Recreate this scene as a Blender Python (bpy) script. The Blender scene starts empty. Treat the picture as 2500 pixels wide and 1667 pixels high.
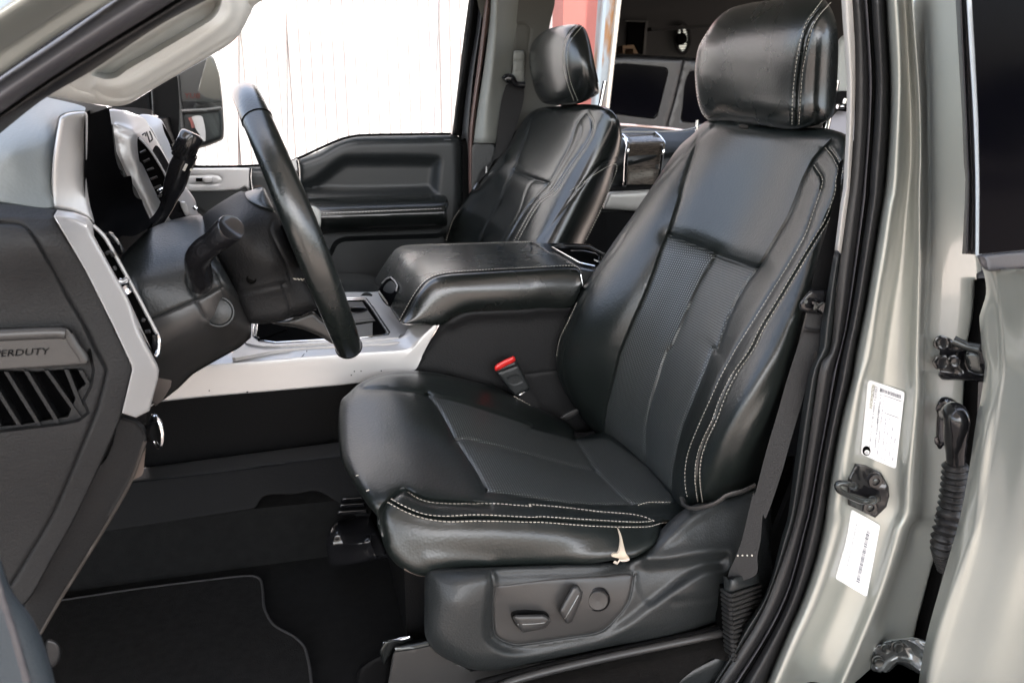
import bpy, bmesh, math, random
import numpy as np
from mathutils import Vector, Matrix
from mathutils.bvhtree import BVHTree
from mathutils.geometry import delaunay_2d_cdt

random.seed(7)
S = bpy.context.scene
COL = S.collection

# ------------------------------------------------------------------ camera
FPX = 2018.0
YAW = math.radians(15.0)
PIT = math.atan(593.0 / FPX)
CAM = np.array([0.0, 0.0, 1.75])
F0 = np.array([math.sin(YAW), math.cos(YAW), 0.0])
RT = np.array([math.cos(YAW), -math.sin(YAW), 0.0])
FW = F0 * math.cos(PIT) - np.array([0, 0, 1.0]) * math.sin(PIT)
UP = F0 * math.sin(PIT) + np.array([0, 0, 1.0]) * math.cos(PIT)
cd = bpy.data.cameras.new('camera')
cam = bpy.data.objects.new('camera', cd)
COL.objects.link(cam)
cam.matrix_world = Matrix(((RT[0], UP[0], -FW[0], CAM[0]), (RT[1], UP[1], -FW[1], CAM[1]),
                           (RT[2], UP[2], -FW[2], CAM[2]), (0, 0, 0, 1)))
cd.sensor_width = 36.0
cd.lens = 36.0 * FPX / 2500.0
cd.clip_start = 0.05
cd.clip_end = 2000
cd.dof.use_dof = True
cd.dof.focus_distance = 1.35
cd.dof.aperture_fstop = 9.0
S.camera = cam

# ------------------------------------------------------------------ light
W = bpy.data.worlds.new('World')
S.world = W
W.use_nodes = True
nt = W.node_tree
sky = nt.nodes.new('ShaderNodeTexSky')
sky.sky_type = 'NISHITA'
sky.sun_disc = False
SUN_EL, SUN_ROT = math.radians(50), math.radians(190)
sky.sun_elevation = SUN_EL
sky.sun_rotation = SUN_ROT
sky.air_density = 1.0
sky.dust_density = 3.5
nt.nodes['Background'].inputs['Strength'].default_value = 0.15
hsv = nt.nodes.new('ShaderNodeHueSaturation')
hsv.inputs['Saturation'].default_value = .62
nt.links.new(sky.outputs[0], hsv.inputs['Color'])
nt.links.new(hsv.outputs[0], nt.nodes['Background'].inputs['Color'])
sl = bpy.data.lights.new('sun', 'SUN')
sl.energy = 2.2
sl.angle = math.radians(1.5)
sl.color = (1.0, 0.97, 0.93)
so = bpy.data.objects.new('sun', sl)
COL.objects.link(so)
sd = Vector((math.sin(SUN_ROT) * math.cos(SUN_EL), math.cos(SUN_ROT) * math.cos(SUN_EL), math.sin(SUN_EL)))
so.rotation_euler = sd.to_track_quat('Z', 'Y').to_euler()
S.view_settings.view_transform = 'Standard'
S.view_settings.look = 'None'
S.view_settings.exposure = 2.8
S.view_settings.gamma = 1.0
S.view_settings.use_curve_mapping = False
S.render.engine = 'CYCLES'

# ------------------------------------------------------------------ tracing helpers
TILE = {}
for ri, oy in zip('ABCD', (0, 400, 800, 1200)):
    for ci, ox in zip('1234', (0, 600, 1200, 1800)):
        TILE[ri + ci] = (ox, oy, 3.357)
TILE['N'] = (0, 0, 1.0)

def tr(s):
    """trace: 'A3 10,20 30,40 B3 ...' -> array of photo points"""
    out = []
    t = TILE['N']
    for k in s.split():
        if ',' in k:
            a, b = k.split(',')
            out.append((t[0] + float(a) / t[2], t[1] + float(b) / t[2]))
        else:
            t = TILE[k]
    return np.array(out)

def rays(p):
    p = np.asarray(p, float).reshape(-1, 2)
    a = (p[:, 0] - 1250) / FPX
    b = (833.5 - p[:, 1]) / FPX
    return FW[None] + a[:, None] * RT[None] + b[:, None] * UP[None]

def atY(p, Y):
    d = rays(p)
    Y = np.broadcast_to(np.asarray(Y, float), (len(d),))
    return CAM[None] + d * ((Y - CAM[1]) / d[:, 1])[:, None]

def atZ(p, Z):
    d = rays(p)
    return CAM[None] + d * ((Z - CAM[2]) / d[:, 2])[:, None]

def resamp(P, n, closed=False, smooth=True):
    P = np.asarray(P, float)
    if closed:
        P = np.vstack([P, P[:1]])
    if smooth and len(P) > 2:
        Q = []
        m = len(P)
        for i in range(m - 1):
            if closed:
                p0 = P[(i - 1) % (m - 1)]; p3 = P[(i + 2) % (m - 1)]
            else:
                p0 = P[max(i - 1, 0)]; p3 = P[min(i + 2, m - 1)]
            p1, p2 = P[i], P[i + 1]
            L = max(np.linalg.norm((p2 - p1)[:2]), 1e-9)
            a = np.linalg.norm((p1 - p0)[:2]); b = np.linalg.norm((p3 - p2)[:2])
            m1 = (p2 - p0) / max(a + L, 1e-9) * L if a > 0 else (p2 - p1)
            m2 = (p3 - p1) / max(b + L, 1e-9) * L if b > 0 else (p2 - p1)
            for t in np.linspace(0, 1, 8, endpoint=False):
                h1 = 2*t**3-3*t*t+1; h2 = t**3-2*t*t+t; h3 = -2*t**3+3*t*t; h4 = t**3-t*t
                Q.append(h1*p1 + h2*m1 + h3*p2 + h4*m2)
        Q.append(P[-1])
        P = np.array(Q)
    dl = np.r_[0, np.cumsum(np.linalg.norm(np.diff(P, axis=0), axis=1))]
    s = np.linspace(0, dl[-1], n + 1 if closed else n)
    if closed:
        s = s[:-1]
    return np.stack([np.interp(s, dl, P[:, k]) for k in range(P.shape[1])], 1)

def plen(P):
    return float(np.sum(np.linalg.norm(np.diff(np.asarray(P)[:, :2], axis=0), axis=1)))

def segdist(p, poly, closed=False):
    poly = np.asarray(poly, float)
    if closed:
        poly = np.vstack([poly, poly[:1]])
    best = np.full(len(p), 1e9)
    for a, b in zip(poly[:-1], poly[1:]):
        ab = b - a
        L2 = max(ab @ ab, 1e-9)
        t = np.clip(((p - a) @ ab) / L2, 0, 1)
        q = a + t[:, None] * ab
        best = np.minimum(best, np.hypot(*(p - q).T))
    return best

def inside(p, poly):
    poly = np.asarray(poly, float)
    r = np.zeros(len(p), bool)
    j = len(poly) - 1
    for i in range(len(poly)):
        xi, yi = poly[i]; xj, yj = poly[j]
        if yi != yj:
            c = ((yi > p[:, 1]) != (yj > p[:, 1])) & (p[:, 0] < (xj - xi) * (p[:, 1] - yi) / (yj - yi) + xi)
            r ^= c
        j = i
    return r

def tps(ctrl, lam=1e-4):
    """smooth depth field through (x, y, Y) control points"""
    c = np.asarray(ctrl, float)
    if isinstance(lam, str):            # low order polynomial: a taut surface
        dg_ = int(lam[1:])
        ex = [(i, j) for i in range(dg_ + 1) for j in range(dg_ + 1 - i)]
        m0 = c[:, :2].mean(0); s0 = c[:, :2].std(0) + 1e-6
        def bas(p):
            q = (np.asarray(p, float) - m0) / s0
            return np.stack([q[:, 0]**i * q[:, 1]**j for i, j in ex], 1)
        A = bas(c[:, :2])
        w = np.linalg.solve(A.T @ A + np.eye(len(ex)) * 1e-2, A.T @ c[:, 2])
        return lambda p: bas(p) @ w
    if len(c) < 3:
        m = c[:, 2].mean()
        return lambda p: np.full(len(p), m)
    q = c[:, :2] / 1000
    def U(r):
        return np.where(r > 1e-9, r * r * np.log(np.maximum(r, 1e-9)), 0)
    n = len(q)
    K = U(np.linalg.norm(q[:, None] - q[None], axis=2)) + np.eye(n) * lam
    Pm = np.c_[np.ones(n), q]
    A = np.block([[K, Pm], [Pm.T, np.zeros((3, 3))]])
    w = np.linalg.lstsq(A, np.r_[c[:, 2], 0, 0, 0], rcond=None)[0]
    def f(p):
        p = np.asarray(p, float) / 1000
        return U(np.linalg.norm(p[:, None] - q[None], axis=2)) @ w[:n] + w[n] + p @ w[n+1:]
    return f

def cl(s, Y):
    """control points along a traced line with depth(s) Y"""
    P = tr(s) if isinstance(s, str) else np.asarray(s)
    n = max(3, int(plen(P) / 90) + 2)
    if isinstance(Y, (tuple, list)):
        yy = np.interp(np.linspace(0, 1, len(P)), np.linspace(0, 1, len(Y)), Y)
    else:
        yy = np.full(len(P), float(Y))
    Q = resamp(np.c_[P, yy], n, smooth=False)
    return [tuple(r) for r in Q]

# ------------------------------------------------------------------ object helpers
def link(name, me, mat=None, parent=None):
    o = bpy.data.objects.new(name, me)
    COL.objects.link(o)
    if me is not None and mat is not None:
        for m in (mat if isinstance(mat, (list, tuple)) else [mat]):
            me.materials.append(m)
    if parent is not None:
        o.parent = parent
        o.matrix_parent_inverse = parent.matrix_world.inverted()
    return o

def thing(name, label, cat, loc=(0, 0, 0), group=None):
    o = bpy.data.objects.new(name, None)
    COL.objects.link(o)
    o.location = loc
    o.empty_display_size = 0.05
    bpy.context.view_layer.update()
    o['label'] = label
    o['category'] = cat
    if group: o['group'] = group
    return o

def tag(o, label=None, cat=None, kind=None, group=None):
    if label: o['label'] = label
    if cat: o['category'] = cat
    if kind: o['kind'] = kind
    if group: o['group'] = group
    return o

def mesh_from(name, V, Fc, mat, parent=None, smooth=True, midx=None, fixn=True, ang=None):
    me = bpy.data.meshes.new(name)
    me.from_pydata([tuple(map(float, v)) for v in V], [], [tuple(map(int, f)) for f in Fc])
    if midx is not None:
        me.polygons.foreach_set('material_index', list(map(int, midx)))
    if fixn:
        bm = bmesh.new(); bm.from_mesh(me)
        bmesh.ops.recalc_face_normals(bm, faces=bm.faces)
        bm.to_mesh(me); bm.free()
    if smooth:
        me.polygons.foreach_set('use_smooth', [True] * len(me.polygons))
        if ang:
            me.set_sharp_from_angle(angle=math.radians(ang))
    me.update()
    return link(name, me, mat, parent)

BV = {}
def sheet(name, outline, Y, mat, parent=None, step=7, ew=0, D=0.0, T=0.012, grooves=(), reliefs=(),
          mats=(), sm=True, back=None, off=0.0, ang=50, lam=4e-4):
    """solid with a traced outline, its own depth field, rounded rim, seams and relief"""
    out = tr(outline) if isinstance(outline, str) else np.asarray(outline, float)
    per = plen(np.vstack([out, out[:1]]))
    n = max(len(out), int(per / step))
    B = resamp(out, n, closed=True, smooth=sm) if sm else dens(out, step)
    n = len(B)
    x0, y0 = B.min(0); x1, y1 = B.max(0)
    gx = np.arange(x0, x1 + step, step); gy = np.arange(y0, y1 + step, step * 0.87)
    G = np.array([(x + (step / 2 if j % 2 else 0), y) for j, y in enumerate(gy) for x in gx])
    G = G[inside(G, B)]
    G = G[segdist(G, B, True) > step * 0.55]
    pts = [B]; edges = []; FN = []
    polys = []
    for poly, m in mats:
        pp = tr(poly) if isinstance(poly, str) else np.asarray(poly, float)
        pp = resamp(pp, max(6, int(plen(pp) / step)), closed=True, smooth=False)
        polys.append(pp)
        G = G[segdist(G, pp, True) > step * 0.5]
        base = sum(len(a) for a in pts)
        edges += [(base + i, base + (i + 1) % len(pp)) for i in range(len(pp))]
        pts.append(pp)
    # fine rows of points along the narrow seams, steps and rims so that they stay crisp
    rows_ = [(g[0], g[2], (-1.6, -.8, 0, .8, 1.6), False) for g in grooves if g[2] <= 8]
    for g in reliefs:
        if abs(g[1]) > 0 and g[2] <= 16:
            q = tr(g[0]) if isinstance(g[0], str) else np.asarray(g[0])
            if len(g) > 3 and g[3]: q = resamp(q, max(8, int(plen(q) / 8)), closed=True)
            rows_.append((np.vstack([q, q[:1]]), g[2], (-1, -.5, 0, .5, 1), True))
    if ew and ew <= 16:
        rows_.append((np.vstack([B, B[:1]]), ew, (-1, -.55, -.25, .25, .55, 1), True))
    for g0, w, ks, straight in rows_:
        pl = tr(g0) if isinstance(g0, str) else g0
        pl = resamp(pl, max(4, int(plen(pl) / (step * .8))), smooth=not straight)
        tg = np.gradient(pl, axis=0); tg /= np.maximum(np.linalg.norm(tg, axis=1), 1e-9)[:, None]
        nr = np.c_[-tg[:, 1], tg[:, 0]]
        near = segdist(G, pl) < w * max(ks) * 1.15 + 1
        G = G[~near]
        base = [q for q in pts]
        cand = np.vstack([pl + nr * k * w for k in ks])
        cand = cand[inside(cand, B)]
        if len(cand):
            cand = cand[segdist(cand, B, True) > 1.5]
            for pp in polys:
                cand = cand[segdist(cand, pp, True) > 1.2]
        if len(FN):
            F_ = np.vstack(FN)
            keep = []
            cell = set((int(a // 2.2), int(b // 2.2)) for a, b in F_)
            for c in cand:
                i, j = int(c[0] // 2.2), int(c[1] // 2.2)
                if (i, j) not in cell: keep.append(c)
            cand = np.array(keep).reshape(-1, 2)
        FN.append(cand)
    for c in FN: pts.append(c)
    pts.append(G)
    A = np.vstack(pts)
    r = delaunay_2d_cdt([Vector(v) for v in A], edges, [list(range(n))], 1, 1e-4)
    V2 = np.array([tuple(v) for v in r[0]])
    tris = np.array([tuple(f) for f in r[2]])
    if callable(Y):
        yy = Y(V2)
    elif np.isscalar(Y):
        yy = np.full(len(V2), float(Y))
    else:
        yy = tps(Y, lam)(V2)
    Pb = atY(V2, yy)
    dr = rays(V2); dr /= np.linalg.norm(dr, axis=1)[:, None]
    o = np.zeros(len(V2)) + off
    db = segdist(V2, B, True)
    if ew:
        s = np.clip(db / ew, 0, 1)
        o += D * (1 - np.sqrt(np.maximum(0, 1 - (1 - s) ** 2)))
    for g in grooves:
        pl = tr(g[0]) if isinstance(g[0], str) else g[0]
        pl = resamp(pl, max(4, int(plen(pl) / 12)))
        dd = segdist(V2, pl)
        o += g[1] * np.exp(-(dd / g[2]) ** 2)
    for g in reliefs:
        pl = tr(g[0]) if isinstance(g[0], str) else g[0]
        if len(g) > 3 and g[3]:
            pl = resamp(pl, max(8, int(plen(pl) / 12)), closed=True)
        dd = segdist(V2, pl, True)
        ins = inside(V2, pl)
        t = np.clip(np.where(ins, dd, 0) / g[2], 0, 1)
        o -= g[1] * (t * t * (3 - 2 * t))
    Fr = Pb + dr * o[:, None]
    Bk = Pb + dr * (np.maximum(T, o + 0.001))[:, None] if back is None else Fr + np.array(back)
    # boundary edges
    cnt = {}
    for f in tris:
        for k in range(3):
            e = (int(f[k]), int(f[(k + 1) % 3]))
            cnt[tuple(sorted(e))] = cnt.get(tuple(sorted(e)), []) + [e]
    N = len(V2)
    faces = [tuple(f) for f in tris] + [tuple(x + N for x in reversed(f)) for f in tris]
    for k, v in cnt.items():
        if len(v) == 1:
            a, b = v[0]
            faces.append((b, a, a + N, b + N))
    midx = np.zeros(len(faces), int)
    ml = [mat]
    for i, (pp, (poly, m)) in enumerate(zip(polys, mats)):
        cen = V2[tris].mean(1)
        q = inside(cen, pp)
        if m not in ml: ml.append(m)
        midx[:len(tris)][q] = ml.index(m)
    ob = mesh_from(name, np.vstack([Fr, Bk]), faces, ml, parent, midx=midx, ang=ang)
    BV[ob.name] = (BVHTree.FromPolygons([Vector(v) for v in Fr], [tuple(map(int, f)) for f in tris]))
    return ob

def dens(out, step):
    R = []
    n = len(out)
    for i in range(n):
        a, b = out[i], out[(i + 1) % n]
        k = max(1, int(np.linalg.norm(b - a) / step))
        for t in range(k):
            R.append(a + (b - a) * t / k)
    return np.array(R)

def hit(ob, p, off=0.0, fallback=1.0):
    """points of photo coords p on a built surface, lifted towards the viewer's side by off"""
    bv = BV[ob.name if hasattr(ob, 'name') else ob]
    R = []
    last = None
    for q, d in zip(np.asarray(p).reshape(-1, 2), rays(p)):
        h = bv.ray_cast(Vector(CAM), Vector(d).normalized())
        if h[0] is None:
            R.append(None)
        else:
            nrm = h[1] if h[1].dot(Vector(d)) < 0 else -h[1]
            R.append(np.array(h[0]) + np.array(nrm) * off)
            last = R[-1]
    good = [r for r in R if r is not None]
    if not good:
        return atY(p, fallback)
    idx = [i for i, r in enumerate(R) if r is not None]
    for i in range(len(R)):
        if R[i] is None:
            j = min(idx, key=lambda k: abs(k - i))
            R[i] = atY([np.asarray(p).reshape(-1, 2)[i]], R[j][1])[0]
    return np.array(R)

def on(ob, off=0.002):
    def f(p):
        return hit(ob, p, 0)[:, 1] - off
    return f

def tube(name, P, r, mat, parent=None, n=8, closed=False, flat=1.0, upv=None, res=None, caps=True):
    P = np.asarray(P, float)
    if res:
        P = resamp(P, res, closed=closed)
    m = len(P)
    rr = np.interp(np.linspace(0, 1, m), np.linspace(0, 1, len(r)), r) if hasattr(r, '__len__') else np.full(m, r)
    V = []; Fc = []
    prev = None
    for i in range(m):
        if closed:
            t = P[(i + 1) % m] - P[i - 1]
        else:
            t = P[min(i + 1, m - 1)] - P[max(i - 1, 0)]
        t /= max(np.linalg.norm(t), 1e-9)
        if prev is None:
            a = np.array(upv if upv is not None else (0, -1, 0.1), float)
        else:
            a = prev
        a = a - t * (a @ t)
        a /= max(np.linalg.norm(a), 1e-9)
        prev = a
        b = np.cross(t, a)
        for k in range(n):
            c = 2 * math.pi * k / n
            V.append(P[i] + rr[i] * (math.cos(c) * a * flat + math.sin(c) * b))
    R = m if closed else m - 1
    for i in range(R):
        for k in range(n):
            j = (i + 1) % m
            Fc.append((i*n+k, i*n+(k+1) % n, j*n+(k+1) % n, j*n+k))
    if not closed and caps:
        Fc.append(tuple(range(n))); Fc.append(tuple((m-1)*n+k for k in range(n)))
    return mesh_from(name, V, Fc, mat, parent, ang=60)

def ptube(name, s, Y, r, mat, parent=None, surf=None, off=0.001, n=8, res=None, **kw):
    p = tr(s) if isinstance(s, str) else np.asarray(s)
    k = res or max(6, int(plen(p) / 14))
    if surf is not None:
        q = resamp(p, k)
        P = hit(surf, q, off)
    else:
        yy = np.interp(np.linspace(0, 1, len(p)), np.linspace(0, 1, len(Y)), Y) if hasattr(Y, '__len__') else np.full(len(p), float(Y))
        q = resamp(np.c_[p, yy], k)
        P = atY(q[:, :2], q[:, 2])
    return tube(name, P, r, mat, parent, n=n, **kw)

def stitch(name, lines, surf, mat, parent, ln=0.0042, gap=0.0018, w=0.0008, off=0.0005):
    w *= .66
    for s in lines:
        V = []; Fc = []
        p = tr(s) if isinstance(s, str) else np.asarray(s)
        P = hit(surf, resamp(p, max(8, int(plen(p) / 5))), off)
        dl = np.r_[0, np.cumsum(np.linalg.norm(np.diff(P, axis=0), axis=1))]
        s0 = 0
        def at(x): return np.array([np.interp(x, dl, P[:, k]) for k in range(3)])
        while s0 + ln < dl[-1]:
            a, b = at(s0), at(s0 + ln)
            t = b - a
            L = np.linalg.norm(t)
            if L > 1e-6 and L < ln * 1.3:
                t /= L
                v = CAM - a; v -= t * (v @ t); v /= np.linalg.norm(v)
                u = np.cross(t, v)
                ww = w * random.uniform(.85, 1.15)
                base = len(V)
                for q, sc, h in ((0, .5, 0), (.2, 1, .7), (.8, 1, .7), (1, .5, 0)):
                    c = a + t * L * q + v * ww * h
                    for (cu, cv) in ((1, 0), (0, 1), (-1, 0), (0, -1)):
                        V.append(c + u * cu * ww * sc + v * cv * ww * sc * .7)
                for i in range(3):
                    for k in range(4):
                        Fc.append((base+i*4+k, base+i*4+(k+1) % 4, base+i*4+4+(k+1) % 4, base+i*4+4+k))
                Fc.append((base, base+1, base+2, base+3)); Fc.append((base+12, base+13, base+14, base+15))
            s0 += ln + gap
        if V: mesh_from(name, V, Fc, mat, parent)

def loft(name, cols, mat, parent=None, nt=60, k=6, linear=False, thick=0.004, ang=None, dirn=None):
    """surface through traced lines, each (trace, Y); smooth along and across"""
    G = []
    for s, Y in cols:
        p = tr(s) if isinstance(s, str) else np.asarray(s)
        if p.shape[1] == 3:
            G.append(resamp(p, nt)); continue
        yy = np.interp(np.linspace(0, 1, len(p)), np.linspace(0, 1, len(Y)), Y) if hasattr(Y, '__len__') else np.full(len(p), float(Y))
        q = resamp(np.c_[p, yy], nt)
        G.append(atY(q[:, :2], q[:, 2]))
    G = np.array(G)
    C = len(G)
    rows = []
    for i in range(C - 1):
        p0 = G[max(i-1, 0)]; p1 = G[i]; p2 = G[i+1]; p3 = G[min(i+2, C-1)]
        for j in range(k):
            t = j / k
            if linear:
                rows.append(p1 * (1-t) + p2 * t)
            else:
                m1 = (p2-p0)/2; m2 = (p3-p1)/2
                rows.append((2*t**3-3*t*t+1)*p1 + (t**3-2*t*t+t)*m1 + (-2*t**3+3*t*t)*p2 + (t**3-t*t)*m2)
    rows.append(G[-1])
    R = np.array(rows)
    M, Nn = R.shape[:2]
    V = R.reshape(-1, 3)
    dv = (V - CAM) / np.linalg.norm(V - CAM, axis=1)[:, None] * thick if dirn is None else np.array(dirn, float) * thick
    V2 = V + dv
    Fc = []; Tri = []
    for i in range(M-1):
        for j in range(Nn-1):
            a = i*Nn+j
            Fc.append((a, a+1, a+Nn+1, a+Nn)); Tri.append(Fc[-1])
            b = a + M*Nn
            Fc.append((b, b+Nn, b+Nn+1, b+1))
    o2 = M*Nn
    for j in range(Nn-1):
        Fc.append((j+1, j, j+o2, j+1+o2)); a = (M-1)*Nn+j; Fc.append((a, a+1, a+1+o2, a+o2))
    for i in range(M-1):
        a = i*Nn; Fc.append((a, a+Nn, a+Nn+o2, a+o2)); a = i*Nn+Nn-1; Fc.append((a+Nn, a, a+o2, a+Nn+o2))
    ob = mesh_from(name, np.vstack([V, V2]), Fc, mat, parent, ang=ang)
    BV[ob.name] = BVHTree.FromPolygons([Vector(v) for v in V], Tri)
    return ob

def box(name, c, s, mat, parent=None, bev=0.0, rz=0.0):
    bm = bmesh.new()
    bmesh.ops.create_cube(bm, size=1)
    for v in bm.verts:
        v.co = Vector((v.co.x * s[0], v.co.y * s[1], v.co.z * s[2]))
    if bev:
        bmesh.ops.bevel(bm, geom=bm.edges[:] , offset=bev, segments=2, affect='EDGES')
    bmesh.ops.rotate(bm, verts=bm.verts, matrix=Matrix.Rotation(rz, 3, 'Z'))
    bmesh.ops.translate(bm, verts=bm.verts, vec=Vector(c))
    me = bpy.data.meshes.new(name); bm.to_mesh(me); bm.free()
    return link(name, me, mat, parent)

def prism(name, P3, vec, mat, parent=None, bev=0.0):
    """solid from a 3D polygon pushed along vec"""
    bm = bmesh.new()
    a = [bm.verts.new(tuple(p)) for p in P3]
    b = [bm.verts.new(tuple(np.array(p) + np.array(vec))) for p in P3]
    bm.faces.new(a); bm.faces.new(list(reversed(b)))
    n = len(a)
    for i in range(n):
        bm.faces.new((a[(i+1) % n], a[i], b[i], b[(i+1) % n]))
    bmesh.ops.recalc_face_normals(bm, faces=bm.faces)
    if bev:
        bmesh.ops.bevel(bm, geom=[e for e in bm.edges], offset=bev, segments=2, affect='EDGES')
    me = bpy.data.meshes.new(name); bm.to_mesh(me); bm.free()
    return link(name, me, mat, parent)

def disc(name, c, nrm, r, h, mat, parent=None, n=32, prof=None):
    """turned part: centre c on its front face, axis nrm pointing out"""
    nrm = np.array(nrm, float); nrm /= np.linalg.norm(nrm)
    a = np.cross(nrm, (0, 0, 1.0)); a /= np.linalg.norm(a); b = np.cross(nrm, a)
    prof = prof or [(r, -h), (r, -h * .2), (r * .9, 0), (0.0001, 0)]
    V = []; Fc = []
    for (rr, z) in prof:
        for k in range(n):
            t = 2*math.pi*k/n
            V.append(np.array(c) + nrm*z + rr*(math.cos(t)*a + math.sin(t)*b))
    for i in range(len(prof)-1):
        for k in range(n):
            Fc.append((i*n+k, i*n+(k+1) % n, (i+1)*n+(k+1) % n, (i+1)*n+k))
    Fc.append(tuple(range(n)))
    return mesh_from(name, V, Fc, mat, parent, ang=40)

def text_px(name, txt, org, ux, uy, surf, mat, parent, off=0.0015, Y=None, th=0.0008):
    cu = bpy.data.curves.new(name, 'FONT')
    cu.body = txt
    cu.resolution_u = 2
    to = bpy.data.objects.new(name, cu)
    COL.objects.link(to)
    dg = bpy.context.evaluated_depsgraph_get()
    me = bpy.data.meshes.new_from_object(to.evaluated_get(dg))
    bpy.data.objects.remove(to)
    v = np.array([tuple(x.co) for x in me.vertices])
    p = np.array(org)[None] + v[:, :1] * np.array(ux)[None] + v[:, 1:2] * np.array(uy)[None]
    P = hit(surf, p, off) if surf is not None else atY(p, Y)
    for x, q in zip(me.vertices, P):
        x.co = Vector(q)
    bm = bmesh.new(); bm.from_mesh(me)
    r = bmesh.ops.extrude_face_region(bm, geom=bm.faces[:])
    for g in r['geom']:
        if isinstance(g, bmesh.types.BMVert):
            d = (Vector(CAM) - g.co).normalized()
            g.co += d * th
    bmesh.ops.recalc_face_normals(bm, faces=bm.faces)
    bm.to_mesh(me); bm.free()
    me.name = name
    return link(name, me, mat, parent)

# ------------------------------------------------------------------ materials
def mat(name, col, rough=.5, metal=0.0, spec=.5, bump=0.0, bscale=300, bdet=2, var=0.0, vscale=6, coat=0.0,
        coatr=.1, kind='noise', bdist=0.001, rvar=0.0):
    m = bpy.data.materials.new(name)
    m.use_nodes = True
    t = m.node_tree
    b = t.nodes['Principled BSDF']
    b.inputs['Base Color'].default_value = (*col, 1)
    b.inputs['Roughness'].default_value = rough
    b.inputs['Metallic'].default_value = metal
    b.inputs['Specular IOR Level'].default_value = spec
    if spec < .1: b.inputs['IOR'].default_value = 1.02
    elif spec < .2: b.inputs['IOR'].default_value = 1.25
    b.inputs['Coat Weight'].default_value = coat
    b.inputs['Coat Roughness'].default_value = coatr
    tc = t.nodes.new('ShaderNodeTexCoord')
    if bump:
        if kind == 'noise':
            n = t.nodes.new('ShaderNodeTexNoise'); n.inputs['Detail'].default_value = bdet
            out = n.outputs['Fac']
        else:
            n = t.nodes.new('ShaderNodeTexVoronoi'); n.feature = 'SMOOTH_F1'
            out = n.outputs['Distance']
        n.inputs['Scale'].default_value = bscale
        t.links.new(tc.outputs['Object'], n.inputs['Vector'])
        bp = t.nodes.new('ShaderNodeBump')
        bp.inputs['Strength'].default_value = bump
        bp.inputs['Distance'].default_value = bdist
        t.links.new(out, bp.inputs['Height'])
        t.links.new(bp.outputs[0], b.inputs['Normal'])
    if var or rvar:
        n2 = t.nodes.new('ShaderNodeTexNoise'); n2.inputs['Scale'].default_value = vscale
        n2.inputs['Detail'].default_value = 5
        t.links.new(tc.outputs['Object'], n2.inputs['Vector'])
        if var:
            r = t.nodes.new('ShaderNodeMix'); r.data_type = 'RGBA'
            r.inputs[6].default_value = (*[c * (1 - var) for c in col], 1)
            r.inputs[7].default_value = (*[min(1, c * (1 + var)) for c in col], 1)
            t.links.new(n2.outputs['Fac'], r.inputs[0])
            t.links.new(r.outputs[2], b.inputs['Base Color'])
        if rvar:
            mr = t.nodes.new('ShaderNodeMapRange')
            mr.inputs['To Min'].default_value = rough - rvar
            mr.inputs['To Max'].default_value = rough + rvar
            t.links.new(n2.outputs['Fac'], mr.inputs['Value'])
            t.links.new(mr.outputs[0], b.inputs['Roughness'])
    return m

def leather(name, col, rough=.36, perf=None, wr=.6, grain=.36):
    """grained leather: fine pebble plus long soft creases; perf = (axis pair, pitch) gives punched dots"""
    m = mat(name, col, rough, spec=.62, var=.12, vscale=9, rvar=.04)
    t = m.node_tree
    b = t.nodes['Principled BSDF']
    tc = t.nodes.new('ShaderNodeTexCoord')
    v = t.nodes.new('ShaderNodeTexVoronoi'); v.feature = 'SMOOTH_F1'; v.inputs['Scale'].default_value = 300
    n = t.nodes.new('ShaderNodeTexNoise'); n.inputs['Scale'].default_value = 22; n.inputs['Detail'].default_value = 5
    n.inputs['Distortion'].default_value = .6
    for q in (v, n):
        t.links.new(tc.outputs['Object'], q.inputs['Vector'])
    b1 = t.nodes.new('ShaderNodeBump'); b1.inputs['Strength'].default_value = grain; b1.inputs['Distance'].default_value = .0007
    b2 = t.nodes.new('ShaderNodeBump'); b2.inputs['Strength'].default_value = wr; b2.inputs['Distance'].default_value = .0010
    t.links.new(n.outputs['Fac'], b2.inputs['Height'])
    t.links.new(v.outputs['Distance'], b1.inputs['Height'])
    t.links.new(b2.outputs[0], b1.inputs['Normal'])
    t.links.new(b1.outputs[0], b.inputs['Normal'])
    if perf:
        ax, ay, pitch = perf
        def comb(vec):
            d = t.nodes.new('ShaderNodeVectorMath'); d.operation = 'DOT_PRODUCT'
            d.inputs[1].default_value = vec
            t.links.new(tc.outputs['Object'], d.inputs[0])
            mu = t.nodes.new('ShaderNodeMath'); mu.operation = 'MULTIPLY'; mu.inputs[1].default_value = 2*math.pi/pitch
            t.links.new(d.outputs['Value'], mu.inputs[0])
            c = t.nodes.new('ShaderNodeMath'); c.operation = 'COSINE'
            t.links.new(mu.outputs[0], c.inputs[0])
            return c.outputs[0]
        mm = t.nodes.new('ShaderNodeMath'); mm.operation = 'MULTIPLY'
        t.links.new(comb(ax), mm.inputs[0]); t.links.new(comb(ay), mm.inputs[1])
        r = t.nodes.new('ShaderNodeMapRange'); r.inputs['From Min'].default_value = .5; r.inputs['From Max'].default_value = .85
        t.links.new(mm.outputs[0], r.inputs['Value'])
        mx = t.nodes.new('ShaderNodeMix'); mx.data_type = 'RGBA'
        mx.inputs[6].default_value = (*col, 1); mx.inputs[7].default_value = (.20, .215, .21, 1)
        t.links.new(r.outputs[0], mx.inputs[0])
        t.links.new(mx.outputs[2], b.inputs['Base Color'])
        rr = t.nodes.new('ShaderNodeMapRange'); rr.inputs['To Min'].default_value = rough + .04; rr.inputs['To Max'].default_value = .8
        t.links.new(r.outputs[0], rr.inputs['Value']); t.links.new(rr.outputs[0], b.inputs['Roughness'])
    return m

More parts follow.
